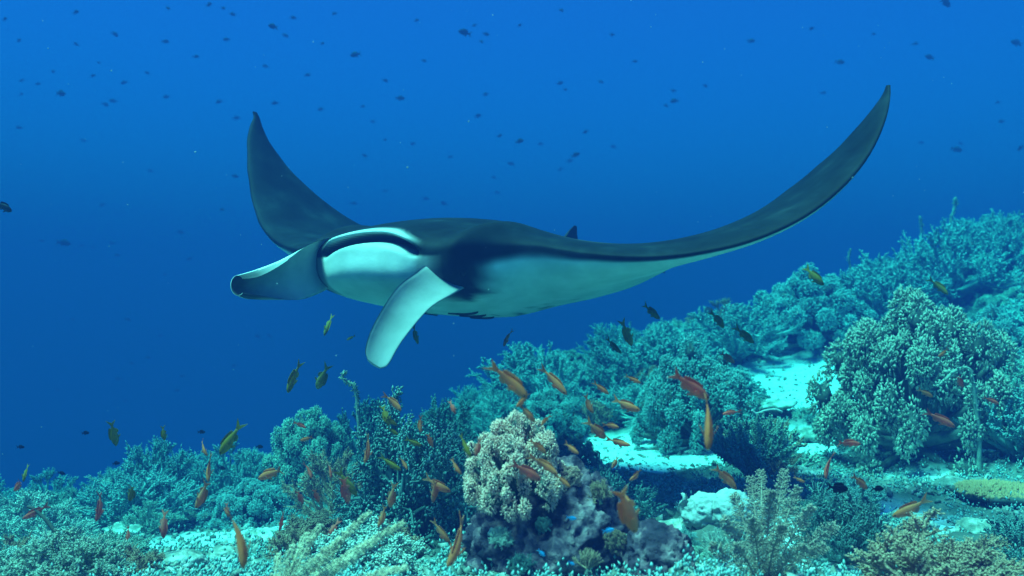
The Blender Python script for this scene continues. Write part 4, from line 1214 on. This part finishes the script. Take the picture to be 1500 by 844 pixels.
for (u, v_, du, dv, lab) in ((1213, 713, 28, 4, 'stout black fish over the rubble beside the sandy channel'), (1277, 716, 17, 0, 'small black fish next to an orange one over the rubble')):
    place_fish((u + du, v_ + dv), (u, v_), 1.85, 'black', lab, 'black fish over the rubble', depth=1.35)
for (u, v_, du, dv, lab) in ((837, 759, 14, 2, 'small bright blue fish high on the face of the dark rock'), (891, 777, 16, -3, 'small bright blue fish at the edge of the dark rock'), (793, 810, 10, 9, 'small bright blue fish deep on the dark rock face, tilted'), (837, 825, 9, 5, 'small bright blue fish lowest on the dark rock face')):
    place_fish((u + du / 2, v_ + dv / 2), (u - du / 2, v_ - dv / 2), 1.62, 'blue', lab, 'bright blue fish on the dark rock', depth=1.2)
for (u, v_) in ((125, 635), (295, 633), (170, 680), (380, 655), (325, 685), (90, 692), (30, 655)):
    place_fish((u + 6, v_ + rf.uniform(-3, 3)), (u - 6, v_), 3.2, 'black', 'tiny black fish hovering just off the low feathery corals', 'tiny black fish off the low end of the reef', depth=1.4, small=True, name='small_fish')

FAR = '''246,12 306,7 327,12 341,21 400,39 429,26 418,52 112,65 111,18 242,61 287,83 145,92 78,105 136,111 182,121 216,107 32,118 56,123 31,138 89,137 154,153 166,148 244,142 321,149 389,97 403,151 346,173 28,187 122,206 344,258 325,307 62,353 93,356 119,360 136,362 164,356 172,374 264,340 278,379 28,59 7,28 168,50 332,58 472,64
521,80 681,48 695,37 712,50 705,61 762,37 822,15 897,51 621,89 586,144 564,118 531,156 546,178 712,138 828,131 820,122 987,133 988,148 976,155 858,193 899,215 843,227 834,236 821,248 761,207 732,199 792,211 749,240 723,260 729,282 623,291 650,298 564,280 518,298 534,228 564,205 605,211
1385,4 1489,63 1341,64 1362,84 1230,91 1280,50 1189,42 1033,126 1206,136 1401,219 1407,210 1495,217 1462,150 1467,178 1349,209
242,402 107,468 187,468 235,492 217,524 193,532 173,555 84,572 267,551 259,572 183,587 378,493 395,492 342,536 490,20 610,30 930,90 1100,60 450,110 470,160 220,250 150,300 700,170 880,120 660,230'''
BIGF = {(681, 48): 20, (521, 80): 17, (89, 137): 18, (400, 39): 16, (586, 144): 14, (1385, 4): 20, (1489, 63): 18, (93, 356): 20, (1401, 219): 16, (1230, 91): 14, (843, 227): 14, (761, 207): 13, (1362, 84): 14, (1495, 217): 14, (988, 148): 13}
for t_ in FAR.split():
    u, v_ = map(int, t_.split(','))
    w = BIGF.get((u, v_), rf.uniform(7, 12))
    y = rf.uniform(13.0, 24.0) if w < 13 else rf.uniform(9.5, 13.0)
    a = rf.choice([0, math.pi]) + rf.uniform(-.5, .5)
    dx, dz = math.cos(a) * w / 2, math.sin(a) * w / 2
    lab = ('tiny' if w < 9.5 else ('small' if w < 13 else 'larger')) + ' dark fish ' + air_words(u, v_)
    grp = 'small dark fish high in the open water' if v_ < 420 else 'small dim fish low in the open water'
    place_fish((u + dx, v_ + dz), (u - dx, v_ - dz), y, 'grey', lab, grp, depth=1.3, small=True, name='small_fish', out_angle=rf.uniform(-.4, .4))
place_fish((16, 309), (-6, 296), 2.6, 'grey', 'grey fish with pale mouth, half out of the open water at the edge', 'grey fish', depth=1.2)

# drifting plankton: pale specks all through the water, too many to count
g = np.random.default_rng(77)
n = 420
y = 1.6 + 7 * g.random(n) ** 1.3; u = g.uniform(-200, 1700, n); v_ = g.uniform(-200, 760, n)
c = np.stack([(u - 750) / F * y, y, -(v_ - 422) / F * y], 1)
c = c[c[:, 2] > hbase(c[:, 0], c[:, 1]) + .1]
n = len(c); r_ = .0008 + .0012 * g.random(n) ** 3
v, f = knobs(c, g.normal(0, 1, (n, 3)), r_, r_ * 1.6, g)
tag(link('plankton', mesh_data('plankton', v, f, M_WHITE, False)), 'pale plankton specks drifting through the water', None, None, 'stuff')
